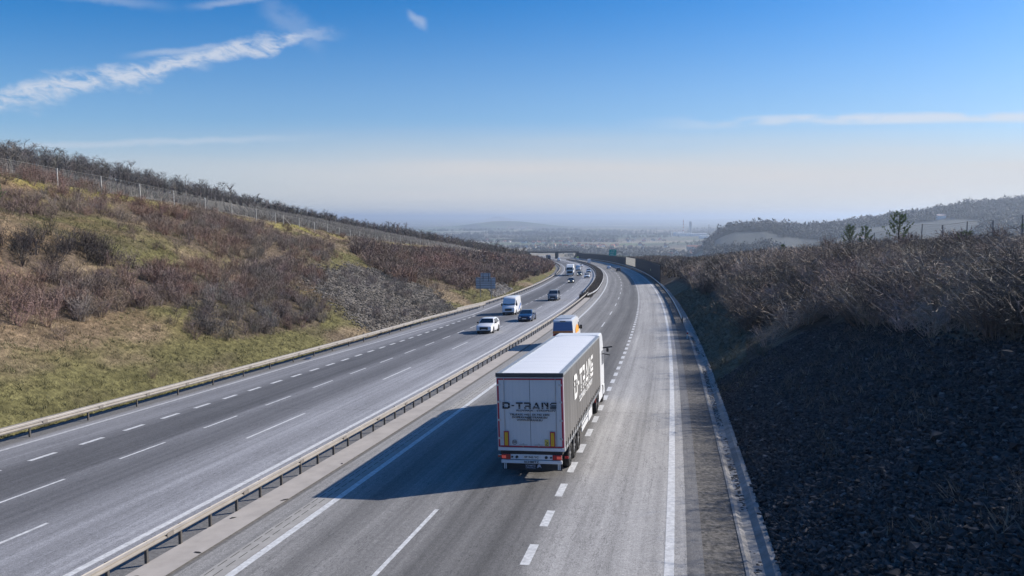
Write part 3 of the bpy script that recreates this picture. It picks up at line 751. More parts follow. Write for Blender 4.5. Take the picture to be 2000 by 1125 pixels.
def grass():
    rs = np.random.RandomState(21); pr = []
    for k in range(6):
        V = []; F = []
        for _ in range(9):
            a = rs.uniform(0, 6.283); b = np.array([rs.normal(0, .25), rs.normal(0, .25), 0]); e = b + np.array([math.cos(a) * rs.uniform(.1, .8), math.sin(a) * rs.uniform(.1, .8), rs.uniform(.3, 1)])
            sliver(V, F, b, e, .085, rs)
        pr.append((np.array(V), np.array(F)))
    n = 64000; s = 25 + 190 * rs.rand(n) ** 1.5; t = rs.uniform(-82, -33.3, n); tc = np.interp(s, _S, _TC)
    keep = (t > tc - 2) & ~pip(s, t, ROCKL) & ~pip(s, t, ROCKL2); s, t = s[keep], t[keep]
    g = sm(fbm(s / 11, t / 5, 51) + .20 * sm(t, -44, -36), .46, .66)[:, None]
    c = (np.array([.26, .20, .12])[None] * (1 - g) + np.array([.150, .138, .062])[None] * g) * rs.uniform(.5, 1.5, (len(s), 1))
    hg = rs.uniform(.12, .36, len(s)) * (1 + .5 * (rs.rand(len(s)) < .05)); c = c * (.7 + .6 * fbm(s / 2.5, t / 1.6, 401))[:, None]
    scatter('dry_grass', pr, slope_pts(s, t, -.02), hg, c, M_GRASS, 'straw and olive coloured grass on the left cutting slope', 'grass', 22)
    n = 16000; s = rs.uniform(45, 150, n); t = rs.uniform(2.3, 33, n); keep = (t < 6) | (t > 20); s, t = s[keep], t[keep]
    c = np.where((t > 10)[:, None], np.array([[.30, .24, .17]]), np.array([[.13, .125, .085]])) * rs.uniform(.5, 1.5, (len(s), 1))
    scatter('dry_grass', pr, slope_pts(s, t, -.02), rs.uniform(.15, .5, len(s)), c, M_GRASS, 'pale dry grass on the bank and crest of the right slope', 'grass', 23)
    n = 1900; s = rs.uniform(9, 50, n); t = rs.uniform(4.6, 14, n)
    keep = fbm(s / 4, t / 3, 150) + .05 * (t - 8) / 3 > .52; s, t = s[keep], t[keep]
    scatter('dry_grass', pr, slope_pts(s, t, -.02), rs.uniform(.15, .55, len(s)), np.array([[.16, .14, .11]]) * rs.uniform(.5, 1.4, (len(s), 1)), M_GRASS, 'thin dead stalks growing through the dark stone', 'grass', 24)
    n = 4500; s = rs.uniform(150, 620, n); t = rs.uniform(-15.7, -13.6, n)
    scatter('median_planting', FARB, road(s, t, -.05), rs.uniform(.35, .9, n), tone(n, rs, (.125, .105, .088)), M_TWIG, 'low dark planting between the rails of the far median', 'planting', 25)

def woods():
    rs = np.random.RandomState(41); TP = [tree_proto(80 + i, n=120, w=.06) for i in range(7)]; TF = [tree_proto(90 + i, n=60, w=.14) for i in range(6)]
    n = 8000; s = rs.uniform(60, 640, n); w2 = np.interp(s, _S, _W2); w = rs.uniform(.64, 1.10, n) * w2; w = np.where(s > 400, rs.uniform(0, 1, n) * np.maximum(w2 * 1.05, 26) * .9 + np.interp(s, [400, 480, 520], [45, 12, -2]) * (w2 > 40), w)
    t = np.interp(s, _S, _TC) - w; keep = (rs.rand(n) < .8); s, t, w2 = s[keep], t[keep], w2[keep]
    sc = rs.gamma(14, .062, len(s)) * np.interp(s, [60, 300, 470, 640], [1.1, 1.05, .9, .45]); c = tone(len(s), rs, (.125, .110, .098), .3)
    near = s < 330
    scatter('bare_woodland', TP, slope_pts(s[near], t[near], -.1), sc[near], c[near], M_TWIG, 'dark leafless wood along the top of the left hill', 'woodland', 42)
    scatter('bare_woodland', TF, slope_pts(s[~near], t[~near], -.1), sc[~near], c[~near], M_TWIG, 'leafless wood running down the far end of the left hill', 'woodland', 43)
    # vineyard rows
    hd = math.radians(-21); dx, dy = math.sin(hd), math.cos(hd); px_, py_ = dy, -dx
    x = rs.uniform(-330, -20, 170000); y = rs.uniform(30, 440, 170000); q_ = np.round((x * px_ + y * py_) / 2.6) * 2.6; al = x * dx + y * dy
    x = px_ * q_ + dx * al; y = py_ * q_ + dy * al
    s, t = road_inv(x, y); w = np.interp(s, _S, _TC) - t; w2 = np.interp(s, _S, _W2); keep = (w > 4) & (w < w2 * .62) & (s > 40) & (s < 430); x, y, s = x[keep], y[keep], s[keep]
    P = np.stack([x, y, ground(x, y) - .02], -1); n = len(P)
    pr = []
    for i in range(5):
        V = []; F = []
        sliver(V, F, np.zeros(3), np.array([0, 0, 1.5]), .07, rs)
        for _ in range(4): sliver(V, F, np.array([0, 0, rs.uniform(.5, 1.2)]), np.array([rs.normal(0, .2), rs.normal(0, .2), rs.uniform(1.0, 1.9)]), .05, rs)
        pr.append((np.array(V), np.array(F)))
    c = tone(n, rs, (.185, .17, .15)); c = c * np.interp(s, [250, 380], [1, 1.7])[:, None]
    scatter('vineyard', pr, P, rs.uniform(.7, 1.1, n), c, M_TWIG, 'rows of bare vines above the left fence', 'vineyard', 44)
    # woods on the far ridge
    CR = []
    for k in range(6):
        V = []; F = []
        for _ in range(46):
            p = rs.normal(size=3); p /= np.linalg.norm(p); p = p * rs.uniform(.5, 1) * np.array([3.6, 3.6, 3.2]) + np.array([0, 0, 5.0]); q1 = rs.normal(0, 1.1, 3); q2 = rs.normal(0, 1.1, 3); m_ = len(V)
            V += [p, p + q1, p + q2]; F.append((m_, m_ + 1, m_ + 2))
        sliver(V, F, np.zeros(3), np.array([0, 0, 6.]), 1.0, rs)
        CR.append((np.array(V), np.array(F)))
    n = 26000; u = rs.uniform(.25, .80, n); y = rs.uniform(1500, 2500, n); x = u * y
    f = fbm(x / 260, y / 330, 81) - .25 * sm(y, 1900, 2150); keep = (f < .485) | (y > 2230); x, y = x[keep], y[keep]
    P = np.stack([x, y, ground(x, y) - .5], -1)
    scatter('far_forest', CR, P, rs.gamma(5, .22, len(P)) + .2, tone(len(P), rs, (.052, .048, .042), .4), M_TWIG, 'dark wooded ridge on the horizon at the right', 'forest', 45)
    n = 26000; u = rs.uniform(-.32, .36, n); y = 1500 + 6000 * rs.rand(n) ** 1.4; x = u * y
    f = fbm(x / 420, y / 420, 71); line = np.abs(fbm(x / 500, y / 500, 171) - .5) < .012; keep = (f > .53) | line; x, y = x[keep], y[keep]
    P = np.stack([x, y, ground(x, y) - .5], -1)
    scatter('valley_trees', CR, P, rs.uniform(.6, 1.4, len(P)) * np.interp(P[:, 1], [1500, 7500], [1, 2.0]), tone(len(P), rs, (.062, .060, .045), .3), M_TWIG, 'copses and hedgerows scattered over the plain', 'trees', 46)
shrubs(); grass(); woods()

# ------------------------------------------------------------------ guardrails
M_STEEL = mat('weathered dusty steel', (.31, .285, .255), .6, .25, var=.18, vscale=2)
M_POST = mat('dark steel post', (.10, .095, .09), .6, .3, var=.2, vscale=4)
M_GALV = mat('galvanised steel', (.42, .42, .42), .5, .5, var=.15, vscale=3)

def rail(label, t, s0, s1, spacing, face=1, bh=1.0, joints=False, double=False, m_=M_STEEL, ds=2.0, hh=.75, post_to=None, group=None, endturn=0.0):
    """steel guardrail; face=+1 looks right, -1 looks left; double = a second beam behind"""
    ft = t if callable(t) else (lambda S: np.full(np.shape(S), float(t)))
    root = thing('guardrail', label, 'guardrail', road(s0, float(ft(np.array([s0]))[0]), 0), group)
    o0 = np.array(root.location)
    def beam(off, name, zt=hh, prof=None):
        S = np.arange(s0, s1 + .01, ds)
        prof = prof or [(.00, 0), (.02, -.03), (.075, -.07), (.075, -.11), (.02, -.155), (.075, -.20), (.075, -.24), (.02, -.28), (0, -.31), (-.015, -.28), (-.015, -.03)]
        V = []
        for (a, h) in prof:
            V.append(road(S, ft(S) + off + face * a, zt + h * bh) - o0)
        V = np.stack(V, 1); n = len(prof); V = V.reshape(-1, 3)
        i, j = np.meshgrid(np.arange(len(S) - 1), np.arange(n), indexing='ij'); j2 = (j + 1) % n
        F = np.stack([i * n + j, i * n + j2, (i + 1) * n + j2, (i + 1) * n + j], -1).reshape(-1, 4)
        link(name, np_mesh(name, V, F, m_), root)
    beam(0, 'beam')
    if double: beam(-face * .30, 'back_beam', prof=[(.0, 0), (.09, -.02), (.09, -.05), (.02, -.12), (.02, -.24), (0, -.24)])
    P = MB(); P.box(-.025, .025, -.045, .045, -.25, hh - .03)
    P.box(-.042 * 1, .042, -.05, -.045, .0, hh - .03)
    J = None
    for s in (np.arange(s0 + 1.1, min(s1, s0 + 120), 4.0) if joints else ()):
        if J is None:
            m = MB(); m.box(*sorted((face * .074, face * .086)), 0, .30, hh - .24 * bh, hh - .07 * bh); J = o = m.build('joint_plate', mat('dull joint plate', (.20, .18, .16), .7, .2, var=.3, vscale=9), root)
            m = MB()
        else: o = J.copy(); COL.objects.link(o); o.parent = root
        o.location = road(s, float(ft(np.array([s]))[0]), 0) - o0; o.rotation_euler = (0, 0, -(PSI0 - s / RAD))
    base = None; k = 0
    ss = np.arange(s0 + .4, post_to or s1, spacing)
    if len(ss) > 100: ss = ss[:100]
    for s in ss:
        p = road(s, float(ft(np.array([s]))[0]) - face * .07, 0) - o0
        if base is None: o = P.build('post', M_POST, root); base = o
        else: o = base.copy(); COL.objects.link(o); o.parent = root
        o.location = p; o.rotation_euler = (0, 0, -(PSI0 - s / RAD))
    return root
G_R = 'steel guardrails along the motorway'
rail('long beige guardrail between the two carriageways', -14.66, 6, 160, 1.5, face=1, ds=2, group=G_R, post_to=160, hh=.70, bh=.82, joints=True)
rail('double beamed guardrail at the foot of the left grass slope', lerp_t([0, 100, 118, 127, 131], [-32.05, -32.05, -31.2, -30.4, -30.5]), 12, 130, 4.0, face=1, double=True, group=G_R, joints=True)
rail('thin guardrail running on past the large sign along the far left edge', lerp_t([118, 132, 160, 620], [-32.6, -31.4, -31.0, -31.0]), 118, 600, 4.0, face=1, group=G_R, ds=4)
rail('right edge guardrail starting before the dark noise wall', 1.25, 93, 600, 2.0, face=-1, group=G_R, m_=M_GALV, ds=3)
rail('far median guardrail on the downhill side of the planting', lerp_t([150, 158, 170, 600], [-14.2, -13.6, -13.25, -13.25]), 150, 590, 4.0, face=1, group=G_R, m_=M_GALV, ds=4)
rail('far median guardrail on the uphill side of the planting', lerp_t([150, 158, 175, 600], [-14.9, -15.3, -15.75, -15.75]), 161, 590, 4.0, face=-1, group=G_R, m_=M_GALV, ds=4)

# ------------------------------------------------------------------ mesh fences on both crests
def fence(label, pts, hgt, mpost, wires, wcol, group=None, brace=()):
    base = np.array(pts[0]); root = thing('wire_fence', label, 'fence', base, group)
    for i, p in enumerate(pts):
        p = np.array(p) - base; m_ = MB(); m_.cyl((0, 0, -.3), (0, 0, hgt), .06, .06, 8); m_.cyl((0, 0, hgt), (0, 0, hgt + .03), .05, .03, 8)
        o = m_.build('post', mpost, root); o.location = p; o.rotation_euler = ((random.random() - .5) * .05, (random.random() - .5) * .05, 0)
    for (i, dx, dy) in brace:
        p = np.array(pts[i]) - base; m_ = MB(); m_.bar(p + [0, 0, hgt * .85], p + [dx, dy, 0], .06); m_.build('brace', mpost, root)
    m_ = MB()
    for a, b in zip(pts[:-1], pts[1:]):
        a, b = np.array(a) - base, np.array(b) - base; L = np.linalg.norm(b - a)
        for k in range(wires):
            z = hgt * (.06 + .93 * k / (wires - 1)); r = .014 if k == wires - 1 else .005
            m_.quad(a + [0, 0, z - r], b + [0, 0, z - r], b + [0, 0, z + r], a + [0, 0, z + r])
        n = int(L / .5)
        for k in range(1, n):
            p = a + (b - a) * k / n; q_ = (b - a) / L * .0025
            m_.quad(p - q_ + [0, 0, .05], p + q_ + [0, 0, .05], p + q_ + [0, 0, hgt], p - q_ + [0, 0, hgt])
    m_.build('wire_mesh', wcol, root)
random.seed(4)
M_FP = mat('pale concrete fence post', (.50, .48, .44), .8, var=.15); M_FPD = mat('grey steel fence post', (.16, .17, .18), .6, .3)
M_WIRE = mat('fence wire', (.17, .17, .17), .6, .4); M_WIRE2 = mat('grey fence wire', (.18, .175, .165), .6, .3)
def fp(s, t): p = slope_pts(np.array([float(s)]), np.array([float(t)])); return tuple(p[0])
def crest_t(s): return float(np.interp(s, _S, _TC))
sL = [56.5, 60.5, 66, 74.5, 83, 92, 101.5, 112, 122]
fence('tall wire fence with pale posts along the left crest, nearer stretch', [fp(s, crest_t(s) + .4) for s in sL + [132, 141]], 2.15, M_FP, 11, M_WIRE2, 'wire fences along the cutting crests', brace=[(1, 1.9, -.8), (10, -1.4, -.6)])
fence('tall wire fence with pale posts along the left crest, farther stretch', [fp(s, crest_t(s) + .4) for s in [145] + list(np.arange(154, 470, 9.5))], 2.0, M_FP, 7, M_WIRE2, 'wire fences along the cutting crests', brace=[(0, 1.2, 1.0), (8, -1.2, -1.0)])
fence('tall wire fence with dark posts on the right crest', [fp(s, t) for s, t in ((66, 29.6), (75.5, 29.8), (82.5, 30.2), (90, 30.6), (98, 31.0), (106, 31.3), (116, 31.6), (128, 31.8), (141, 32), (155, 32), (170, 32))], 2.25, M_FPD, 11, M_WIRE, 'wire fences along the cutting crests', brace=[(1, .9, -2.0), (6, .5, -1.2)])
fence('short far fence with pale posts above the noise wall', [fp(s, 22 + .01 * s) for s in np.arange(226, 300, 5.0)], 1.9, M_FP, 6, M_WIRE2, 'wire fences along the cutting crests')

# ------------------------------------------------------------------ noise wall, bridge, signs, markers
def translucent(name, col):
    m_ = bpy.data.materials.new(name); m_.use_nodes = True; t = m_.node_tree; t.nodes.clear(); q = NT(t)
    out = q.n('ShaderNodeOutputMaterial'); a = q.n('ShaderNodeBsdfTranslucent'); b = q.n('ShaderNodeBsdfDiffuse'); x = q.n('ShaderNodeMixShader'); x.inputs[0].default_value = .25
    a.inputs[0].default_value = col + (1,); b.inputs[0].default_value = col + (1,)
    t.links.new(a.outputs[0], x.inputs[1]); t.links.new(b.outputs[0], x.inputs[2]); t.links.new(x.outputs[0], out.inputs[0]); return m_
def noise_wall():
    root = thing('noise_wall', 'long dark noise wall curving along the right edge of the road', 'noise wall', road(205, 2.0, 0)); o0 = np.array(root.location)
    md = mat('dark noise wall panel', (.020, .025, .034), .75, var=.25, vscale=.8, bump=.01, bscale=6); mp = mat('dark noise wall post', (.045, .048, .052), .6, .2); mw = translucent('milky noise wall panel', (.62, .61, .58))
    def panel(s0, s1, h0, h1, m_, name, tt=2.0, th=.14):
        S = np.linspace(s0, s1, max(2, int((s1 - s0) / 4) + 1)); m = MB(); rings = []
        for s in S:
            a = road(s, tt - th / 2, h0) - o0; b = road(s, tt + th / 2, h0) - o0; c = b.copy(); d = a.copy(); c[2] = d[2] = a[2] + h1 - h0
            rings.append([a, b, c, d])
        m.loft(rings); return m.build(name, m_, root)
    panel(205, 338, .0, 4.75, md, 'dark_panels'); panel(392, 690, .0, 4.35, md, 'dark_panels')
    panel(338, 392, .0, 1.0, md, 'dark_panels'); panel(338, 392, 1.0, 4.6, mw, 'pale_panels')
    base = None
    for s in np.arange(205, 690, 4.9):
        if base is None:
            m = MB(); m.box(-.11, .11, -.10, .10, 0, 5.02); m.box(-.14, .14, -.13, .13, 5.02, 5.06); base = o = m.build('post', mp, root)
        else: o = base.copy(); COL.objects.link(o); o.parent = root
        o.location = road(s, 2.0, 0) - o0; o.rotation_euler = (0, 0, -(PSI0 - s / RAD))
    m = MB(); a = road(252, 1.91, 2.0) - o0; b = road(254.0, 1.91, 2.0) - o0; m.quad(a, b, b + [0, 0, .55], a + [0, 0, .55]); m.build('emergency_marker', mat('yellow-green plate', (.45, .55, .10), .6), root)
    m = MB(); a = road(251.0, 1.91, 2.0) - o0; b = road(251.95, 1.91, 2.0) - o0; m.quad(a, b, b + [0, 0, .55], a + [0, 0, .55]); m.build('marker_plate', mat('grey plate', (.4, .4, .42), .6), root)
noise_wall()

def bridge():
    s = 702; c = road(s, 0, 0); yaw = -(PSI0 - s / RAD) + .05
    root = thing('road_bridge', 'low dark overbridge crossing the motorway in the distance', 'bridge', c, rot=(0, 0, yaw))
    mc = mat('dark bridge concrete', (.12, .12, .12), .85, var=.2); mr = mat('bridge rail steel', (.10, .11, .12), .6)
    m = MB(); m.box(-44, 5, -4.5, 4.5, 5.0, 6.3); m.build('deck', mc, root)
    m = MB(); m.box(-15.6, -13.6, -3.5, 3.5, -1.2, 5.0); m.build('pier', mc, root)
    for x0, x1, d in ((-50, -35, 1), (2.4, 16, -1)):
        m = MB(); zt = 5.0
        p = [(x0, -1), (x1 if d > 0 else x1, -1), (x1, 5.0), (x0, 5.0)]
        if d > 0: poly = [(x0, -2), (x1 + 2, -2), (x1 - 5, 5.0), (x0, 5.0)]
        else: poly = [(x0 - 1, -2), (x1, -2), (x0 + 5, 5.0), (x0 + 1.5, 5.0)]
        m.loft([[(x, -4.2, z) for x, z in poly], [(x, 4.2, z) for x, z in poly]]); m.build('abutment', mc, root)
    for y in (-4.6, 4.6):
        m = MB(); m.box(-44, 5, y - .05, y + .05, 7.2, 7.3); m.box(-44, 5, y - .03, y + .03, 6.75, 6.8)
        for x in np.arange(-44, 5.1, 2): m.box(x - .05, x + .05, y - .05, y + .05, 6.3, 7.2)
        m.build('railing', mr, root)
bridge()

def big_sign_back():
    root = thing('road_sign', 'back of a large grey road sign on two posts left of the road', 'road sign', road(150, -34.4, 0), rot=(0, 0, -(PSI0 - 150 / RAD) + .16))
    ms = mat('grey aluminium sign back', (.50, .54, .60), .5, .1, var=.1); mf = mat('dark sign frame', (.07, .08, .10), .5, .3)
    gl = -0.2
    m = MB(); m.box(-1.95, 1.95, 0, .05, 2.3, 4.55); p1 = m.build('lower_panel', ms, root)
    m = MB(); m.box(-1.0, .95, .0, .05, 4.60, 5.45); m.build('upper_panel', ms, root)
    m = MB()
    for z in (2.45, 2.95, 3.45, 3.85, 4.4): m.box(-1.95, 1.95, -.05, -.002, z - .035, z + .035)
    for z in (4.75, 5.3): m.box(-1.0, .95, -.05, -.002, z - .03, z + .03)
    m.build('back_rail', mf, root)
    for x in (-1.05, 1.15): m = MB(); m.cyl((x, -.12, -1.6), (x, -.12, 4.5), .075, n=10); m.build('post', mat('sign post steel', (.30, .30, .30), .5, .4), root, smooth=True)
    for x in (-.5, .6): m = MB(); m.box(x - .05, x + .05, -.14, -.05, 3.75, 5.4); m.build('upper_bracket', mf, root)
big_sign_back()

def green_sign():
    s = 432; root = thing('direction_sign', 'green direction sign hanging from a cantilever above the noise wall', 'road sign', road(s, 3.6, 0), rot=(0, 0, -(PSI0 - s / RAD)))
    mp = mat('sign gantry steel', (.12, .13, .14), .5, .3); mg = mat('green sign face', (.02, .44, .31), .45); mw = mat('sign lettering', (.75, .78, .76), .5)
    m = MB(); m.cyl((0, 0, -.5), (0, 0, 7.1), .17, .13, 12); m.build('pole', mp, root, smooth=True)
    m = MB(); m.bar((.1, 0, 6.9), (-3.0, 0, 6.9), .2, .25); m.bar((-2.9, 0, 6.9), (-7.2, 0, 6.9), .14, .18); m.build('arm', mp, root)
    m = MB(); m.box(-7.3, -3.2, -.22, -.14, 4.75, 8.3); p = m.build('panel', mg, root)
    m = MB(); x0, x1, z0, z1 = -7.22, -3.28, 4.83, 8.22
    for a in ((x0, x1, z0, z0 + .06), (x0, x1, z1 - .06, z1), (x0, x0 + .06, z0, z1), (x1 - .06, x1, z0, z1)): m.box(a[0], a[1], -.228, -.222, a[2], a[3])
    m.build('border', mw, p)
    for txt, z, x, sz in (('55', 7.45, -5.9, .6), ('EXIT', 7.45, -4.6, .55), ('Lovosice', 6.45, -5.6, .62), ('Teplice', 5.45, -5.7, .62)):
        me = place(text_mb(txt, sz), (x, -.232, z)); me.materials.append(mw); link('lettering', me, p)
green_sign()

def marker(label, s, t, h=1.05, red=True, group=None, z=None):
    p = road(s, t, 0)
    if z is None: p[2] = float(ground(p[0], p[1])) - .02
    root = thing('marker_post', label, 'marker post', p, group, rot=(0, .03, -(PSI0 - s / RAD)))
    m = MB(); m.loft([[(-.06, -.03, 0), (.06, -.03, 0), (.04, .05, 0), (-.04, .05, 0)], [(-.06, -.03, h - .06), (.06, -.03, h - .06), (.04, .05, h), (-.04, .05, h)]]); m.build('body', mat('white plastic post', (.74, .74, .73), .5), root)
    m = MB(); m.box(-.062, .062, -.034, .03, h - .34, h - .14); m.build('reflector_band', mat('red reflector', (.45, .03, .03), .4) if red else mat('dark reflector band', (.04, .04, .045), .4), root)
marker('red and white marker post on the right verge beside the channel', 77, 1.25, 1.1)
for lab, s, t in (('small white marker post behind the left guardrail below the stone fan', 78.5, -32.9), ('small white marker post on the left guardrail past the large sign', 158, -31.7), ('tiny white marker post on the far left guardrail bend', 214, -31.6)):
    marker(lab, s, t, .95 if s < 100 else 1.25, False)

def litter():
    m = MB(); rs = np.random.RandomState(3)
    root = thing('plastic_bag', 'crumpled blue plastic scrap lying under the left guardrail', 'litter', road(62.5, -31.75, 0))
    pr = blob_protos(1, flat=.4, seed=31)[0]; v = pr[0] * np.array([.32, .55, .28]) + np.array([0, 0, .06]); o = link('crumpled_sheet', np_mesh('crumpled_sheet', v, pr[1], mat('dark blue plastic', (.03, .06, .13), .4)), root)
    for i, (s, t) in enumerate(((15.6, -13.72), (19.3, -13.75), (24.2, -13.70), (29.0, -13.72), (17.5, -14.35), (22.2, -14.45), (41, -15.9))):
        labs = ['dark rubber scrap on the concrete strip nearest the bottom edge', 'second dark rubber scrap along the concrete strip', 'dark rubber scrap midway along the concrete strip', 'dark rubber scrap on the strip level with the lorry shadow tip', 'small dark scrap under the near rail posts', 'small dark scrap between rail posts farther up', 'dark scrap on the white line beside the central rail']
        v = blob_protos(1, flat=.3, seed=50 + i)[0]; me = np_mesh('rubber_scrap', v[0] * np.array([.055, .13 + .03 * (i % 3), .05]), v[1], mat('black rubber', (.02, .02, .02), .8))
        o = link('rubber_scrap', me); o.location = road(s, t, .04); o.rotation_euler = (0, 0, i * 1.1); tag(o, labs[i], 'litter', 'rubber scraps on the median')
litter()

# ------------------------------------------------------------------ vehicles
M_TYRE = mat('tyre rubber', (.020, .020, .021), .85); M_RIM = mat('alloy rim', (.42, .43, .45), .35, .8); M_GLASS = glass_mat()
M_BLACK = mat('black plastic', (.018, .018, .02), .55); M_LAMP = mat('headlamp glass', (.75, .78, .82), .12, .1, coat=1); M_TAIL = mat('red tail lamp', (.42, .015, .02), .25, coat=.6)
M_PLATE = mat('number plate white', (.72, .72, .70), .5)
def paint(name, col, metal=.0): return mat(name, col, .32, metal, coat=.6, spec=.5)
WH = {}
def wheel(root, x, y, r, w, side, parts=True):
    key = (r, w)
    if key not in WH:
        m = MB(); n = 20; rings = []
        for (dx, rr) in ((-.5, .62), (-.5, .90), (-.40, 1.0), (.40, 1.0), (.5, .90), (.5, .62)):
            rings.append([(dx * w, math.cos(a) * rr * r, math.sin(a) * rr * r) for a in np.linspace(0, 2 * math.pi, n, endpoint=False)])
        m.loft(rings, cap=False)
        me = bpy.data.meshes.new('wheel'); me.from_pydata(m.v, [], m.f); me.materials.append(M_TYRE); me.update()
        me.polygons.foreach_set('use_smooth', np.full(len(me.polygons), True))
        m = MB(); m.cyl((w * .30, 0, 0), (w * .36, 0, 0), r * .63, n=n); m.cyl((w * .36, 0, 0), (w * .46, 0, 0), r * .18, n=8)
        for k in range(5):
            a = k * 2 * math.pi / 5; m.bar((w * .42, math.cos(a) * r * .15, math.sin(a) * r * .15), (w * .40, math.cos(a) * r * .6, math.sin(a) * r * .6), r * .16, .03, up=(1, 0, 0))
        me2 = bpy.data.meshes.new('rim'); me2.from_pydata(m.v, [], m.f); me2.materials.append(M_RIM); me2.update()
        WH[key] = (me, me2)
    o = link('wheel', WH[key][0], root); o.location = (x, y, r)
    if side < 0: o.rotation_euler = (0, 0, math.pi)
    if parts: link('rim', WH[key][1], o)
    return o

def veh_root(name, label, cat, s, t, back, group):
    """root frame lies in the road plane: x right, y forward"""
    yaw = -(PSI0 - s / RAD); p = road(s, t, 0); f = road(s + 1, t, 0) - road(s - 1, t, 0); f = Vector(f).normalized(); r = Vector(road(s, t + 1, 0) - road(s, t - 1, 0)).normalized(); u = r.cross(f).normalized()
    if back: f = -f; r = -r
    M = Matrix((r, f, u)).transposed()
    return thing(name, label, cat, p, group, rot=M.to_euler())

def interp(y, prof): return float(np.interp(y, [p[0] for p in prof], [p[1] for p in prof]))

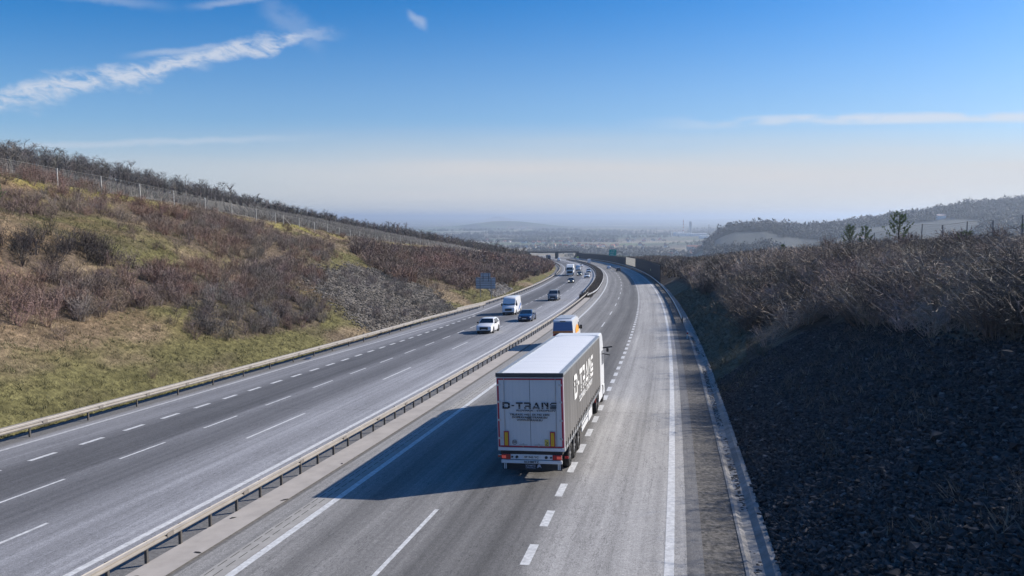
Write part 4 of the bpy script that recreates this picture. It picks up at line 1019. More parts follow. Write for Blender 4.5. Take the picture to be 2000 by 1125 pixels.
def car(label, cat, s, t, col, back=True, group=None, kind='sedan', metal=0.0, name=None, lights=False):
    K = {'sedan': dict(L=4.7, W=.92, belt=.93, top=1.44, roofw=.66, zb=.20, r=.33, ax=(.78, 3.62), prof=[(0, .62), (.05, .95), (.55, 1.02), (1.35, 1.38), (1.9, 1.44), (2.6, 1.42), (3.45, .98), (4.2, .86), (4.6, .70), (4.7, .50)]),
         'suv': dict(L=4.55, W=.93, belt=1.05, top=1.65, roofw=.70, zb=.24, r=.36, ax=(.80, 3.55), prof=[(0, .75), (.06, 1.08), (.45, 1.50), (.8, 1.62), (1.6, 1.66), (2.45, 1.60), (3.15, 1.10), (4.05, .98), (4.45, .82), (4.55, .58)]),
         'hatch': dict(L=4.1, W=.88, belt=.95, top=1.50, roofw=.66, zb=.20, r=.32, ax=(.65, 3.25), prof=[(0, .7), (.05, 1.0), (.35, 1.38), (.7, 1.48), (1.5, 1.50), (2.2, 1.46), (2.95, 1.0), (3.65, .87), (4.0, .72), (4.1, .5)]),
         'mpv': dict(L=4.9, W=.97, belt=1.12, top=1.95, roofw=.78, zb=.25, r=.34, ax=(.85, 3.85), prof=[(0, .8), (.05, 1.2), (.20, 1.80), (.45, 1.92), (1.5, 1.96), (3.0, 1.92), (3.95, 1.28), (4.55, 1.06), (4.82, .86), (4.9, .6)]),
         'van': dict(L=6.0, W=1.0, belt=1.30, top=2.65, roofw=.88, zb=.30, r=.36, ax=(1.1, 4.9), prof=[(0, .9), (.03, 1.6), (.08, 2.50), (.25, 2.62), (2.5, 2.68), (4.3, 2.62), (4.75, 2.42), (5.30, 1.45), (5.65, 1.20), (5.93, 1.02), (6.0, .7)])}[kind]
    L, W, belt, zb, r = K['L'], K['W'], K['belt'], K['zb'], K['r']; prof = K['prof']; rw = K['roofw']; top = K['top']
    root = veh_root(name or {'van': 'panel_van', 'mpv': 'minivan'}.get(kind, 'car'), label, cat, s, t, back, group); root.location = root.location
    def hw(z):                      # half width at height
        if z <= belt: return W * (1 - .04 * max(0, (.5 - z)) / .3)
        return W + (rw - W) * min(1, (z - belt) / (top - belt)) ** 1.1
    m = MB(); rings = []
    ys = sorted(set([p[0] for p in prof] + list(np.linspace(0, L, 17))))
    for y in ys:
        zt = interp(y, prof); nose = 1 - .10 * max(0, (y - L + .5) / .5) ** 2 - .07 * max(0, (.35 - y) / .35) ** 2
        zbe = min(belt, zt - .10); w1 = hw(zbe) * nose; zs = zt - .05 * 1; w2 = min(hw(max(zs, 0)) * nose, w1 if zt < belt + .15 else 9)
        w2 = w2 if zt > belt + .15 else w1 * .93
        half = [(w1 * .93, zb), (w1 * .99, zb + .14), (w1 * 1.0, (zb + zbe) / 2), (w1 * .985, zbe), (w2, zs), (w2 * .86, zt)]
        rings.append([(x - 0, y - L / 2, z) for x, z in half] + [(0, y - L / 2, zt + .012)] + [(-x, y - L / 2, z) for x, z in half[::-1]])
    m.loft(rings); m.build('body', paint('car paint ' + col[0], col[1], metal), root, smooth=True, angle=50)
    Y = lambda y: y - L / 2
    # glass
    iw = [i for i, p in enumerate(prof) if p[1] > top - .10]; f0, f1 = prof[iw[-1]], prof[iw[-1] + 1]; b1, b0 = prof[iw[0]], prof[iw[0] - 1]
    if kind == 'van': f0, f1 = (4.72, 2.36), (5.30, 1.45)
    def gq(name, a, wa, b_, wb, off):
        m = MB(); d = Vector((0, b_[0] - a[0], b_[1] - a[1])); n = Vector((0, d.z, -d.y)).normalized()
        if n.z < 0: n = -n
        n = n * off; pts = [Vector((-wa, Y(a[0]), a[1])) + n, Vector((wa, Y(a[0]), a[1])) + n, Vector((wb, Y(b_[0]), b_[1])) + n, Vector((-wb, Y(b_[0]), b_[1])) + n]
        m.slab(pts, n, -.0); m = MB().quad(*pts); m.build(name, M_GLASS, root)
    def along(a, b_, k): return (a[0] + (b_[0] - a[0]) * k, a[1] + (b_[1] - a[1]) * k)
    a, b_ = along(f0, f1, .07), along(f0, f1, .96); gq('windscreen', a, hw(a[1]) * .88, b_, hw(b_[1]) * .90, .014)
    if kind != 'van': a, b_ = along(b1, b0, .10), along(b1, b0, .85); gq('rear_window', a, hw(a[1]) * .84, b_, hw(b_[1]) * .86, .014)
    # side windows
    zt_ = top - .13; zb_ = belt + .03
    if kind == 'van': wins = [[(4.05, 1.40), (5.12, 1.42), (4.70, 2.05), (4.05, 2.08)]]
    else:
        yr, yf = prof[iw[0]][0], prof[iw[-1]][0]; yfb = f1[0] - .20; yrb = max(b0[0] + .15, .25); mid = (yr + yf) / 2 + .1
        wins = [[(mid + .04, zb_), (yfb, zb_), (yf - .02, zt_), (mid + .04, zt_)], [(yrb + .35, zb_), (mid - .04, zb_), (mid - .04, zt_), (yr + .25, zt_)]]
        if kind in ('suv', 'mpv'): wins[1][0] = (yr + .45, zb_); wins.append([(yrb, zb_ + .04), (yr + .37, zb_), (yr + .37, zt_), (yr + .12, zt_)])
    for wn in wins:
        for sg in (-1, 1):
            m = MB(); pts = [(sg * (hw(z) * 1.0 + .018 - .012 * (z - belt)), Y(y), z) for y, z in wn]; m.quad(*(pts if sg > 0 else pts[::-1])); m.build('side_window', M_GLASS, root)
    # wheels with dark arches
    for y in K['ax']:
        for sg in (-1, 1):
            m = MB(); R = r * 1.17; pts = [(sg * (W * 1.0 + .004), Y(y) + math.cos(a) * R, r + math.sin(a) * R) for a in np.linspace(-.45, math.pi + .45, 15)]; m.quad(*(pts if sg > 0 else pts[::-1])); m.build('wheel_arch', M_BLACK, root)
            wheel(root, sg * (W - .09), Y(y), r, .22, sg)
    # face: grille, lamps, bumper, plate, mirrors
    zf = interp(L - .12, prof); F_ = L / 2
    gz = .52 if kind in ('sedan', 'hatch') else (.62 if kind == 'suv' else (.80 if kind == 'van' else .68)); gh = .10 if kind in ('sedan', 'hatch') else .15
    m = MB(); m.box(-.46 * W / .92, .46 * W / .92, F_ - .10, F_ + .012, gz - gh, gz + gh); m.build('grille', M_BLACK, root)
    m = MB(); m.box(-W * .84, W * .84, F_ - .15, F_ + .022, zb, zb + .16); m.build('bumper', M_BLACK, root)
    m = MB(); m.box(-.26, .26, F_ + .02, F_ + .03, zb + .17, zb + .28); m.build('number_plate', M_PLATE, root)
    for sg in (-1, 1):
        m = MB(); x0, x1 = sorted((sg * W * .52, sg * W * .90)); hz = gz + (.10 if kind != 'van' else .16); m.loft([[(x0, F_ - .30, hz - .08), (x1, F_ - .36, hz - .07), (x1, F_ - .36, hz + .10), (x0, F_ - .30, hz + .08)], [(x0, F_ + .006, hz - .07), (x1, F_ - .10, hz - .06), (x1, F_ - .12, hz + .06), (x0, F_ - .01, hz + .05)]])
        m.build('headlight', M_LAMP if not lights else mat('lit headlamp', (.9, .9, .9), .2, emit=(1, .97, .9, 4)), root)
        m = MB(); x0, x1 = sorted((sg * W * .62, sg * W * .93)); z_ = belt - .12; m.box(x0, x1, -F_ - .012, -F_ + .10, z_ - .09, z_ + .08); m.build('tail_light', M_TAIL, root)
        m = MB(); x0, x1 = sorted((sg * (W + .01), sg * (W + .22))); my = Y(f1[0]) - .28; m.box(x0, x1, my - .06, my + .09, belt + .02, belt + (.18 if kind not in ('van',) else .42)); m.build('mirror', M_BLACK if kind in ('van', 'suv') else paint('car paint ' + col[0], col[1], metal), root, bevel=.03)
    m = MB(); m.box(-.26, .26, -F_ - .02, -F_ + .02, .62, .73); m.build('number_plate', M_PLATE, root)
    return root, K, Y

GU, GD = 'vehicles coming up the left carriageway', 'vehicles driving away on the right carriageway'
white = ('white', (.74, .75, .76)); navy = ('navy', (.022, .045, .11)); grey = ('grey', (.17, .18, .19)); dark = ('dark', (.022, .024, .028)); silver = ('silver', (.48, .50, .52)); green = ('dark green', (.03, .05, .045)); blue = ('light blue', (.36, .45, .56))
car('white family car with roof rails leading the traffic uphill', 'car', 85.3, -20.6, white, kind='suv', group=GU)
car('dark blue saloon beside the tall white van', 'car', 100.6, -18.6, navy, kind='sedan', group=GU, metal=.3)
r_, K_, Y_ = car('tall white panel van behind the white family car', 'van', 113.2, -22.9, white, kind='van', group=GU)
for sg in (-1, 1):
    m = MB(); pts = [(sg * 1.008, Y_(y), z) for y, z in ((.5, 1.30), (2.4, .62), (3.1, .62), (2.2, 1.05), (1.1, 1.62))]; m.quad(*(pts if sg > 0 else pts[::-1]))
    m.build('blue_stripe', mat('blue van graphic', (.05, .12, .35), .4), r_)
car('grey people carrier alone in the middle lane', 'minivan', 145.4, -20.2, grey, kind='mpv', group=GU, metal=.2)
car('black car with lit headlights ahead of the oncoming lorry', 'car', 224.8, -22.4, dark, kind='hatch', group=GU, lights=True)
car('white off-roader nearest the planted median, uphill', 'car', 257.6, -18.6, white, kind='suv', group=GU)
car('dark green car right of the oncoming lorry', 'car', 284.2, -21.8, green, kind='hatch', group=GU, lights=True)
car('pale blue estate car behind the white off-roader', 'car', 313, -18.4, blue, kind='suv', group=GU)
car('white delivery van following the dark green car', 'van', 346, -22.6, white, kind='van', group=GU)
car('small silver car behind the oncoming lorry', 'car', 426, -23.6, silver, kind='hatch', group=GU)
car('small white car behind the delivery van near the median', 'car', 415, -19.9, white, kind='hatch', group=GU)
car('tiny white van just before the bridge', 'van', 590, -24.0, white, kind='van', group=GU)
car('white hatchback driving away beside the noise wall shadow', 'car', 356, -8.6, white, back=False, kind='hatch', group=GD)
car('dark hatchback just entering the noise wall shadow', 'car', 318, -6.3, dark, back=False, kind='hatch', group=GD)
car('small white van driving away near the far noise wall', 'van', 494, -10.6, white, back=False, kind='van', group=GD)
r2_, K2_, Y2_ = car('tiny white van with a yellow-green rear top near the bridge', 'van', 600, -8.9, white, back=False, kind='van', group=GD)
m = MB(); m.box(-.9, .9, -3.12, -3.03, 1.7, 2.9); m.build('rear_marking', mat('yellow-green plate', (.45, .55, .10), .6), r2_)

# courier van ahead of the lorry
def courier():
    root, K, Y = car('white and orange courier van ahead of the big lorry', 'van', 71.9, -9.95, white, back=False, kind='van', group=GD)
    H = -3.0
    m = MB(); m.quad((-.90, H - .045, 1.62), (.90, H - .045, 1.62), (.80, H + .02, 2.40), (-.80, H + .02, 2.40)); m.build('rear_window', mat('blue tinted rear panel', (.085, .17, .36), .35), root)
    m = MB(); m.box(-.92, .92, H - .06, H - .01, 1.40, 1.60); m.build('orange_band', mat('orange film', (.55, .20, .06), .5), root)
    m = MB(); m.box(-.88, .88, H - .06, H - .01, .62, 1.38); m.build('lower_door', mat('dark red film', (.09, .03, .028), .5), root)
    for x in (-.80, .80): m = MB(); m.box(x - .06, x + .06, H - .07, H - .062, .95, 1.38); m.build('tail_light', M_TAIL, root)
    m = MB(); m.box(-.25, .25, H - .02, H + .05, 2.45, 2.51); m.build('brake_light', M_BLACK, root)
    for sg in (-1, 1):
        m = MB(); n = 12; pts = [(sg * (1.0 - .025), Y(y), z) for y, z in ((1.4, 1.25), (3.9, 1.25), (3.9, 1.75), (3.3, 1.95), (2.5, 1.90), (1.7, 1.70), (1.35, 1.5))]
        pts = [(sg * (1.02 + (.88 - 1.0) * max(0, (p[2] - 1.30) / 1.35)), p[1], p[2]) for p in pts]; m.quad(*(pts if sg > 0 else pts[::-1])); m.build('orange_graphic', mat('bright orange film', (.80, .32, .03), .5), root)
    m = MB()
    for k in range(13): y = H + .5 + k * .33; m.box(-.74, .74, y, y + .10, 2.62, 2.715)
    m.build('roof_rib', paint('car paint white', white[1]), root)
courier()

# oncoming lorry
def lorry(label, s, t, colc, boxc, group, L=13.0):
    root = veh_root('lorry', label, 'lorry', s, t, True, group)
    pc = paint('cab paint ' + colc[0], colc[1]); pb = mat('lorry box ' + boxc[0], boxc[1], .5, var=.06)
    F_ = 0.0      # front at y=0, body goes back (negative)
    m = MB(); m.loft([[(-1.22, y, z) for y, z in ((-2.2, .9), (0, .9), (.06, 1.6), (0, 2.3), (-.25, 3.2), (-2.2, 3.3))], [(1.22, y, z) for y, z in ((-2.2, .9), (0, .9), (.06, 1.6), (0, 2.3), (-.25, 3.2), (-2.2, 3.3))]]); m.build('cab', pc, root, bevel=.06)
    m = MB(); m.loft([[(-1.1, y, z) for y, z in ((-2.2, 3.25), (-.5, 3.22), (-1.5, 3.9), (-2.2, 3.95))], [(1.1, y, z) for y, z in ((-2.2, 3.25), (-.5, 3.22), (-1.5, 3.9), (-2.2, 3.95))]]); m.build('roof_fairing', pc, root)
    m = MB(); m.quad((-1.1, .05, 2.2), (1.1, .05, 2.2), (1.05, -.19, 3.08), (-1.05, -.19, 3.08)); m.build('windscreen', M_GLASS, root)
    m = MB(); m.box(-.95, .95, -.1, .085, .95, 1.75); m.build('grille', M_BLACK, root)
    m = MB(); m.box(-1.23, 1.23, -.6, .10, .35, .88); m.build('bumper', pc, root, bevel=.05)
    for sg in (-1, 1):
        x0, x1 = sorted((sg * .85, sg * 1.18)); m = MB(); m.box(x0, x1, .09, .13, .58, .80); m.build('headlight', M_LAMP, root)
        x0, x1 = sorted((sg * 1.28, sg * 1.52)); m = MB(); m.box(x0, x1, -.35, -.15, 2.0, 2.9); m.build('mirror', M_BLACK, root)
        for y in (-1.3, -4.6): wheel(root, sg * 1.06, y, .52, .32, sg)
        for y in (-10.3, -11.6, -12.9): wheel(root, sg * 1.06, y, .52, .32, sg)
    m = MB(); m.box(-1.275, 1.275, -16, -2.6, 1.1, 4.0); m.build('box_body', pb, root)
    m = MB(); m.box(-.45, .45, -15.6, -.8, .75, 1.1); m.build('chassis', M_BLACK, root)
lorry('white oncoming lorry in the slow uphill lane', 284, -25.3, ('white', (.72, .74, .74)), ('white', (.70, .71, .72)), GU)
lorry('dark lorry coming out from under the far bridge', 668, -24.8, ('blue', (.03, .05, .10)), ('dark grey', (.10, .11, .13)), GU)

# ------------------------------------------------------------------ the big curtain-sided lorry
LOGO = {'D': (1.15, [[(0, 1), (0, .78), (.80, .78), (.87, .72), (.87, .55), (1.15, .55), (1.15, .82), (.85, 1)], [(0, 0), (.85, 0), (1.15, .18), (1.15, .50), (.87, .50), (.87, .28), (.80, .22), (.26, .22), (.26, .50), (0, .50)], [(0, .56), (.26, .56), (.26, .72), (0, .72)]]),
        '-': (.42, [[(0, .42), (.42, .42), (.42, .58), (0, .58)]]),
        'T': (1.0, [[(0, .78), (1.05, .78), (1.05, 1), (0, 1)], [(.38, .30), (.66, .30), (.66, .72), (.38, .72)], [(.38, .12), (.66, .12), (.66, .24), (.38, .24)], [(.38, 0), (.66, 0), (.66, .07), (.38, .07)]]),
        'R': (1.0, [[(0, .78), (.8, .78), (1.0, .90), (.85, 1), (0, 1)], [(.76, .56), (1.02, .56), (1.02, .84), (.84, .76), (.76, .76)], [(.15, .34), (1.0, .34), (1.0, .52), (.15, .52)], [(0, .12), (.26, .12), (.26, .26), (0, .26)], [(.72, .12), (1.02, .12), (.96, .26), (.66, .26)], [(0, 0), (.26, 0), (.26, .07), (0, .07)], [(.80, 0), (1.08, 0), (1.05, .07), (.76, .07)]]),
        'A': (1.15, [[(.36, .72), (.55, 1), (.72, 1), (1.02, .34), (.74, .34), (.62, .66), (.50, .50)], [(.14, .30), (.34, .30), (.45, .46), (.30, .52)], [(.05, .12), (1.12, .12), (1.06, .26), (.10, .26)], [(0, 0), (.28, 0), (.30, .07), (.02, .07)], [(.88, 0), (1.16, 0), (1.13, .07), (.85, .07)]]),
        'N': (1.0, [[(0, .30), (.26, .30), (.26, 1), (0, 1)], [(.30, 1), (.52, 1), (.92, .44), (.70, .44)], [(.78, .30), (1.04, .30), (1.04, 1), (.78, 1)], [(0, .10), (.26, .10), (.26, .24), (0, .24)], [(.70, .10), (1.04, .10), (1.04, .24), (.70, .24)], [(0, 0), (.26, 0), (.26, .06), (0, .06)], [(.78, 0), (1.04, 0), (1.04, .06), (.78, .06)]]),
        'S': (1.0, [[(.1, .82), (1.0, .82), (1.0, 1), (.25, 1)], [(.0, .58), (.26, .62), (.20, .78), (0, .76)], [(.05, .46), (.95, .46), (1.0, .60), (.30, .60)], [(.0, .24), (1.0, .24), (1.0, .40), (.0, .40)], [(0, 0), (.88, 0), (1.0, .16), (0, .16)]])}
def logo_mb(H, W, fn):
    """stencil word D-TRANS mapped through fn(u, v) -> point"""
    word = 'D-TRANS'; gap = .26; tot = sum(LOGO[c][0] for c in word) + gap * 6; m = MB(); x = 0
    for c in word:
        for poly in LOGO[c][1]: m.quad(*[fn((x + px) / tot * W - W / 2, py * H) for px, py in poly])
        x += LOGO[c][0] + gap
    return m

def big_lorry():
    root = veh_root('articulated_lorry', 'big articulated lorry with white roof and grey lettered curtain side', 'lorry', 28.0, -5.60, False, GD); root.scale = (1, 1, .985)
    L = 13.65; W = 1.275
    mroof = mat('white roof tarpaulin', (.70, .71, .72), .6, var=.05, vscale=1.0, bump=.012, bscale=2.0, stretch=(.25, 1.6, 1)); mside = mat('grey side curtain', (.135, .131, .128), .55, var=.22, vscale=1.1, bump=.05, bscale=1.3, stretch=(1, 1.2, .25))
    mdoor = mat('pale grey rear door', (.62, .64, .65), .45, var=.05, vscale=2, stretch=(6, 1, .4)); mal = mat('aluminium profile', (.50, .52, .54), .4, .7, var=.1); mdk = mat('dark grey header', (.05, .055, .06), .5)
    mred = mat('red reflective tape', (.42, .02, .05), .4); myel = mat('yellow marker board', (.72, .42, .02), .45); mwh = mat('white coachwork', (.70, .72, .74), .4, coat=.3); mblk = mat('black lettering', (.012, .014, .02), .5); mcht = mat('chassis black', (.025, .026, .03), .6)
    mwl = mat('white curtain lettering', (.80, .80, .78), .5)
    # roof
    m = MB(); n = 14; rings = []
    for y in np.linspace(.06, L - .04, 28):
        sag = .018 * math.sin(y * 5.2); rings.append([(x, y, 3.955 + .035 * (1 - (x / 1.2) ** 2) + sag * (1 - (x / 1.2) ** 4)) for x in np.linspace(-1.22, 1.22, 9)] + [(1.22, y, 3.9), (-1.22, y, 3.9)])
    m.loft(rings); m.build('roof', mroof, root, smooth=True)
    for sg in (-1, 1):
        x0, x1 = sorted((sg * 1.10, sg * 1.275)); m = MB(); m.box(x0, x1, 0, L, 3.89, 3.985); m.build('roof_rail', mat('weathered roof rail', (.27, .30, .33), .6, .2, var=.35, vscale=9), root)
        m = MB()                                                   # curtain with shallow vertical folds
        S = np.linspace(.10, L - .06, 90); zs = (1.18, 2.1, 3.0, 3.88); rings = []
        for i, y in enumerate(S): rings.append([(sg * (W - .012 + .010 * math.sin(y * 7.9) * (1 if z < 3.5 else .3)), y, z) for z in zs] + [(sg * (W - .06), y, 3.88), (sg * (W - .06), y, 1.18)])
        m.loft(rings); m.build('side_curtain', mside, root, smooth=True, angle=60)
        m = MB(); x0, x1 = sorted((sg * (W - .05), sg * (W + .004))); m.box(x0, x1, .0, L, 1.02, 1.15); m.build('side_rave', mal, root)
        m = MB(); m.box(*sorted((sg * (W - .03), sg * (W + .014))), 0, .045, .98, 1.34); st0 = m.build('curtain_strap', mcht, root)
        m = MB(); m.box(*sorted((sg * (W + .016), sg * (W + .03))), -.02, .065, 1.04, 1.12); bk0 = m.build('buckle', mal, st0)
        st0.location = (0, .35, 0)
        for y in np.arange(.95, L - .2, .60):
            c1 = st0.copy(); COL.objects.link(c1); c1.parent = root; c1.location = (0, y, 0); c2 = bk0.copy(); COL.objects.link(c2); c2.parent = c1
        for y0, y1 in ((5.55, 7.9),):
            m = MB()
            for z in (.50, .80): m.box(*sorted((sg * (W - .09), sg * (W - .05))), y0, y1, z, z + .20)
            m.build('side_guard', mwh, root)
        m = MB(); m.box(*sorted((sg * (W - .35), sg * (W - .04))), 8.05, 9.6, .45, .95); m.build('pallet_box', mwh, root)
        m = MB(); m.box(*sorted((sg * (W - .12), sg * W)), .02, .10, 1.15, 3.9); m.build('corner_post', mwh, root)
        for y in (1.75, 3.05, 4.35):
            wheel(root, sg * (W - .23), y, .50, .38, sg)
            m = MB(); m.loft([[(sg * (W - .44), y + math.cos(a) * .62, .50 + math.sin(a) * .60) for a in np.linspace(.35, math.pi - .35, 8)], [(sg * (W - .03), y + math.cos(a) * .62, .50 + math.sin(a) * .60) for a in np.linspace(.35, math.pi - .35, 8)]], close=False); m.build('mudguard', mcht, root)
        m = MB(); m.box(*sorted((sg * .75, sg * .95)), 8.9, 9.05, .15, 1.0); m.build('landing_leg', mcht, root)
    for i in range(12):
        y = .6 + i * 1.08
    # front wall, rear doors
    m = MB(); m.box(-W, W, L - .05, L, 1.15, 3.9); m.build('front_wall', mwh, root)
    m = MB()
    for k in range(9):
        x0 = -1.2 + k * 2.4 / 9; m.box(x0 + .0015, x0 + 2.4 / 9 - .0015, -.007, .03, 1.17, 3.84)
    m.box(-1.2, 1.2, -.004, .03, 1.17, 3.84); door = m.build('rear_door', mdoor, root)
    m = MB(); m.box(-.006, .006, -.012, -.008, 1.2, 3.82); m.build('door_seam', mdk, door)
    m = MB(); m.box(-1.285, 1.285, -.05, .06, 3.86, 4.0); m.build('rear_header', mdk, root)
    m = MB(); m.box(-1.25, 1.25, -.03, .05, 1.03, 1.15); m.build('door_sill', mwh, root)
    m = MB()
    for a in ((-1.245, -1.185, 1.17, 3.80), (1.185, 1.245, 1.17, 3.80), (-1.185, 1.185, 3.745, 3.80), (-1.185, 1.185, 1.17, 1.215)): m.box(a[0], a[1], -.024, -.014, a[2], a[3])
    m.build('red_tape', mred, root)
    for x in (-1.05, .78, -.45, .35):
        pass
    for x in (-.98, .98):
        m = MB(); m.cyl((x, -.035, 1.2), (x, -.035, 3.8), .013, n=6); m.build('lock_rod', mat('lock rod steel', (.45, .47, .49), .4, .5), door)
    for x in (-1.17, 1.17):
        for z in (1.5, 2.2, 2.9, 3.55): m = MB(); m.box(x - .07, x + .05, -.034, -.006, z - .035, z + .035); m.build('hinge', mal, door)
    for x in (-.30, .30): m = MB(); m.box(x - .16, x + .16, -.04, -.02, 1.24, 1.27); m.box(x - .02, x + .02, -.035, -.01, 1.20, 1.31); m.build('door_handle', mal, door)
    logo_mb(.25, 2.06, lambda u, v: (u - .02, -.050, 2.64 + v)).build('lettering', mblk, door)
    for txt, z, w, h in (('SLOVAKIA - STROPKOV', 2.575, 1.50, .085), ('TEL/FAX: +421 54 742 2202', 2.42, 1.52, .095), ('DOPRAVA@DTRANS.EU', 2.315, 1.34, .095), ('WWW.DTRANS.EU', 2.21, .98, .095)):
        me = place(text_mb(txt, h, w), (.22 if 'SLOV' in txt else -.02, -.050, z)); me.materials.append(mblk); link('lettering', me, door)
    for x in (-.93, .83):
        m = MB(); m.box(x - .095, x + .095, -.056, -.040, 1.20, 1.78); b = m.build('marker_board', mred, root)
        m = MB(); m.box(x - .062, x + .062, -.062, -.057, 1.235, 1.74); m.build('yellow_field', myel, b)
    # round and square stickers
    m = MB(); nn = 24
    m.loft([[(-.62 + math.cos(a) * r, -.052, 1.36 + math.sin(a) * r) for a in np.linspace(0, 2 * math.pi, nn, endpoint=False)] for r in (.092, .074)], cap=False)
    st = m.build('round_sticker', mblk, door); me = place(text_mb('K3', .09), (-.62, -.052, 1.36)); me.materials.append(mblk); link('lettering', me, st)
    m = MB(); m.box(.53, .68, -.054, -.046, 1.24, 1.48); st = m.build('warning_sticker', mat('yellow sticker', (.62, .50, .10), .5), door)
    m = MB(); m.bar((.56, -.056, 1.42), (.65, -.056, 1.36), .02, .004, up=(0, 1, 0)); m.bar((.65, -.056, 1.36), (.57, -.056, 1.29), .02, .004, up=(0, 1, 0)); m.bar((.55, -.056, 1.27), (.66, -.056, 1.27), .02, .004, up=(0, 1, 0)); m.build('symbol', mblk, st)
    # rear undercarriage
    m = MB(); m.box(-1.18, 1.18, .02, .4, .88, 1.03); m.box(-.5, -.36, .2, 12.5, .78, 1.06); m.box(.36, .5, .2, 12.5, .78, 1.06)
    for y in (1.75, 3.05, 4.35): m.cyl((-1.1, y, .5), (1.1, y, .5), .07, n=8)
    m.build('chassis', mcht, root)
    m = MB(); m.box(-1.14, 1.14, .02, .1, .69, .885); lb = m.build('light_bar', mwh, root)
    m = MB(); m.box(-.34, .34, .005, .018, .72, .84); pl = m.build('number_plate', M_PLATE, root)
    me = place(text_mb('SP 942 YC', .10, .54), (0, 0, .78)); me.materials.append(mblk); link('lettering', me, pl)
    for x in (-.56, .56, -.74, .74):
        m = MB(); m.cyl((x, .018, .78), (x, -.01, .78), .055 if abs(x) < .6 else .035, n=12); m.build('connector', mcht, lb)
    for sg in (-1, 1):
        x0, x1 = sorted((sg * .80, sg * 1.15)); m = MB(); m.box(x0, x1, -.03, .018, .695, .885); tl = m.build('tail_light', M_TAIL, root, bevel=.012)
        x0, x1 = sorted((sg * .97, sg * 1.13)); m = MB(); m.box(x0, x1, -.036, -.031, .735, .84); m.build('lit_lamp', mat('glowing tail lamp', (.9, .15, .1), .3, emit=(1, .12, .08, .12)), tl)
    m = MB(); m.box(-1.16, 1.16, -.02, .07, .54, .665); bu = m.build('rear_bumper', mwh, root, bevel=.01)
    me = place(text_mb('SCHMITZ', .115, .56), (0, -.026, .602)); me.materials.append(mblk); link('lettering', me, bu)
    m = MB(); m.box(-1.14, 1.14, .10, .115, .26, .54); mf = m.build('mud_flap', mcht, root)
    me = place(text_mb('SCHMITZ', .10, .38), (-.06, .094, .43)); me.materials.append(mat('pale flap lettering', (.45, .50, .62), .6)); link('lettering', me, mf)
    me = place(text_mb('CARGOBULL', .06, .38), (-.06, .094, .35)); me.materials.append(MATS['pale flap lettering']); link('lettering', me, mf)
    m = MB(); m.slab([(.18, .096, .34), (.22, .096, .48), (.30, .096, .50), (.36, .096, .34), (.30, .096, .40)], (0, -1, 0), .004); m.build('emblem', MATS['pale flap lettering'], mf)
    for x in (-1.06, -1.0, 1.0, 1.06): m = MB(); m.box(x - .018, x + .018, .07, .10, .30, .56); m.build('bumper_bracket', mwh, root)
    for sg in (-1, 1): m = MB(); m.box(*sorted((sg * 1.22, sg * 1.36)), .3, .36, .68, .76); m.build('side_marker_lamp', M_TAIL, root)
    # side lettering on the right-hand curtain (and its twin on the other side)
    for sg in (-1, 1):
        X = sg * (W + .012)
        logo_mb(1.02, 7.0, lambda u, v: (X, 6.45 + sg * u, 2.42 + v)).build('lettering', mwl, root)
        me = text_mb('SLOVAKIA - STROPKOV', .36, 5.0); me.transform(Matrix.Translation((X, 6.95, 2.18)) @ Matrix.Rotation(sg * math.pi / 2, 4, 'Z')); me.materials.append(mwl); link('lettering', me, root)
    # tractor
    T0 = L + .45; pc = mwh
    pr = [(T0, .95), (T0 + 2.15, .95), (T0 + 2.25, 1.7), (T0 + 2.15, 2.4), (T0 + 1.95, 3.25), (T0 + 1.55, 3.85), (T0 + 1.2, 3.99), (T0 - .3, 4.0), (T0 - .3, 3.0), (T0, 3.0)]
    m = MB(); m.loft([[(-1.22, y, z) for y, z in pr], [(1.22, y, z) for y, z in pr]]); m.build('cab', pc, root, bevel=.07)
    for sg in (-1, 1):
        m = MB(); m.box(*sorted((sg * 1.16, sg * 1.24)), T0 - .75, T0 + .02, 1.0, 3.7); m.build('side_fairing', pc, root)
        m = MB(); pts = [(sg * 1.234, y, z) for y, z in ((T0 + .95, 2.15), (T0 + 1.95, 2.15), (T0 + 1.75, 2.95), (T0 + .95, 2.95))]; m.quad(*(pts if sg > 0 else pts[::-1])); m.build('side_window', M_GLASS, root)
        m = MB(); m.box(*sorted((sg * (W - .30), sg * (W - .03))), T0 - 1.2, T0 + .75, .42, .98); m.build('side_skirt', pc, root)
        wheel(root, sg * (W - .30), T0 - 1.95, .50, .50, sg); wheel(root, sg * (W - .23), T0 + 1.35, .50, .34, sg)
        m = MB(); y = T0 - 1.95; m.loft([[(sg * (W - .56), y + math.cos(a) * .66, .5 + math.sin(a) * .64) for a in np.linspace(.2, math.pi - .2, 9)], [(sg * (W - .02), y + math.cos(a) * .66, .5 + math.sin(a) * .64) for a in np.linspace(.2, math.pi - .2, 9)]], close=False); m.build('mudguard', mcht, root)
        m = MB(); m.bar((sg * 1.2, T0 + 1.75, 3.06), (sg * 1.74, T0 + 1.95, 3.10), .07); m.bar((sg * 1.2, T0 + 1.75, 2.72), (sg * 1.60, T0 + 1.92, 2.62), .05); m.build('mirror_arm', M_BLACK, root)
        m = MB(); m.box(*sorted((sg * 1.40, sg * 1.54)), T0 + 1.92, T0 + 2.02, 2.80, 3.02); m.build('mirror', M_BLACK, root, bevel=.03)
    m = MB(); m.box(-1.22, 1.22, T0 + 1.6, T0 + 2.28, .35, .95); m.build('front_bumper', pc, root, bevel=.05)
    m = MB(); m.box(-.45, .45, T0 - 2.9, T0 + 1.8, .62, .95); m.cyl((.75, T0 - 1.1, .62), (.75, T0 + .4, .62), .28, n=12); m.build('tractor_chassis', mcht, root)
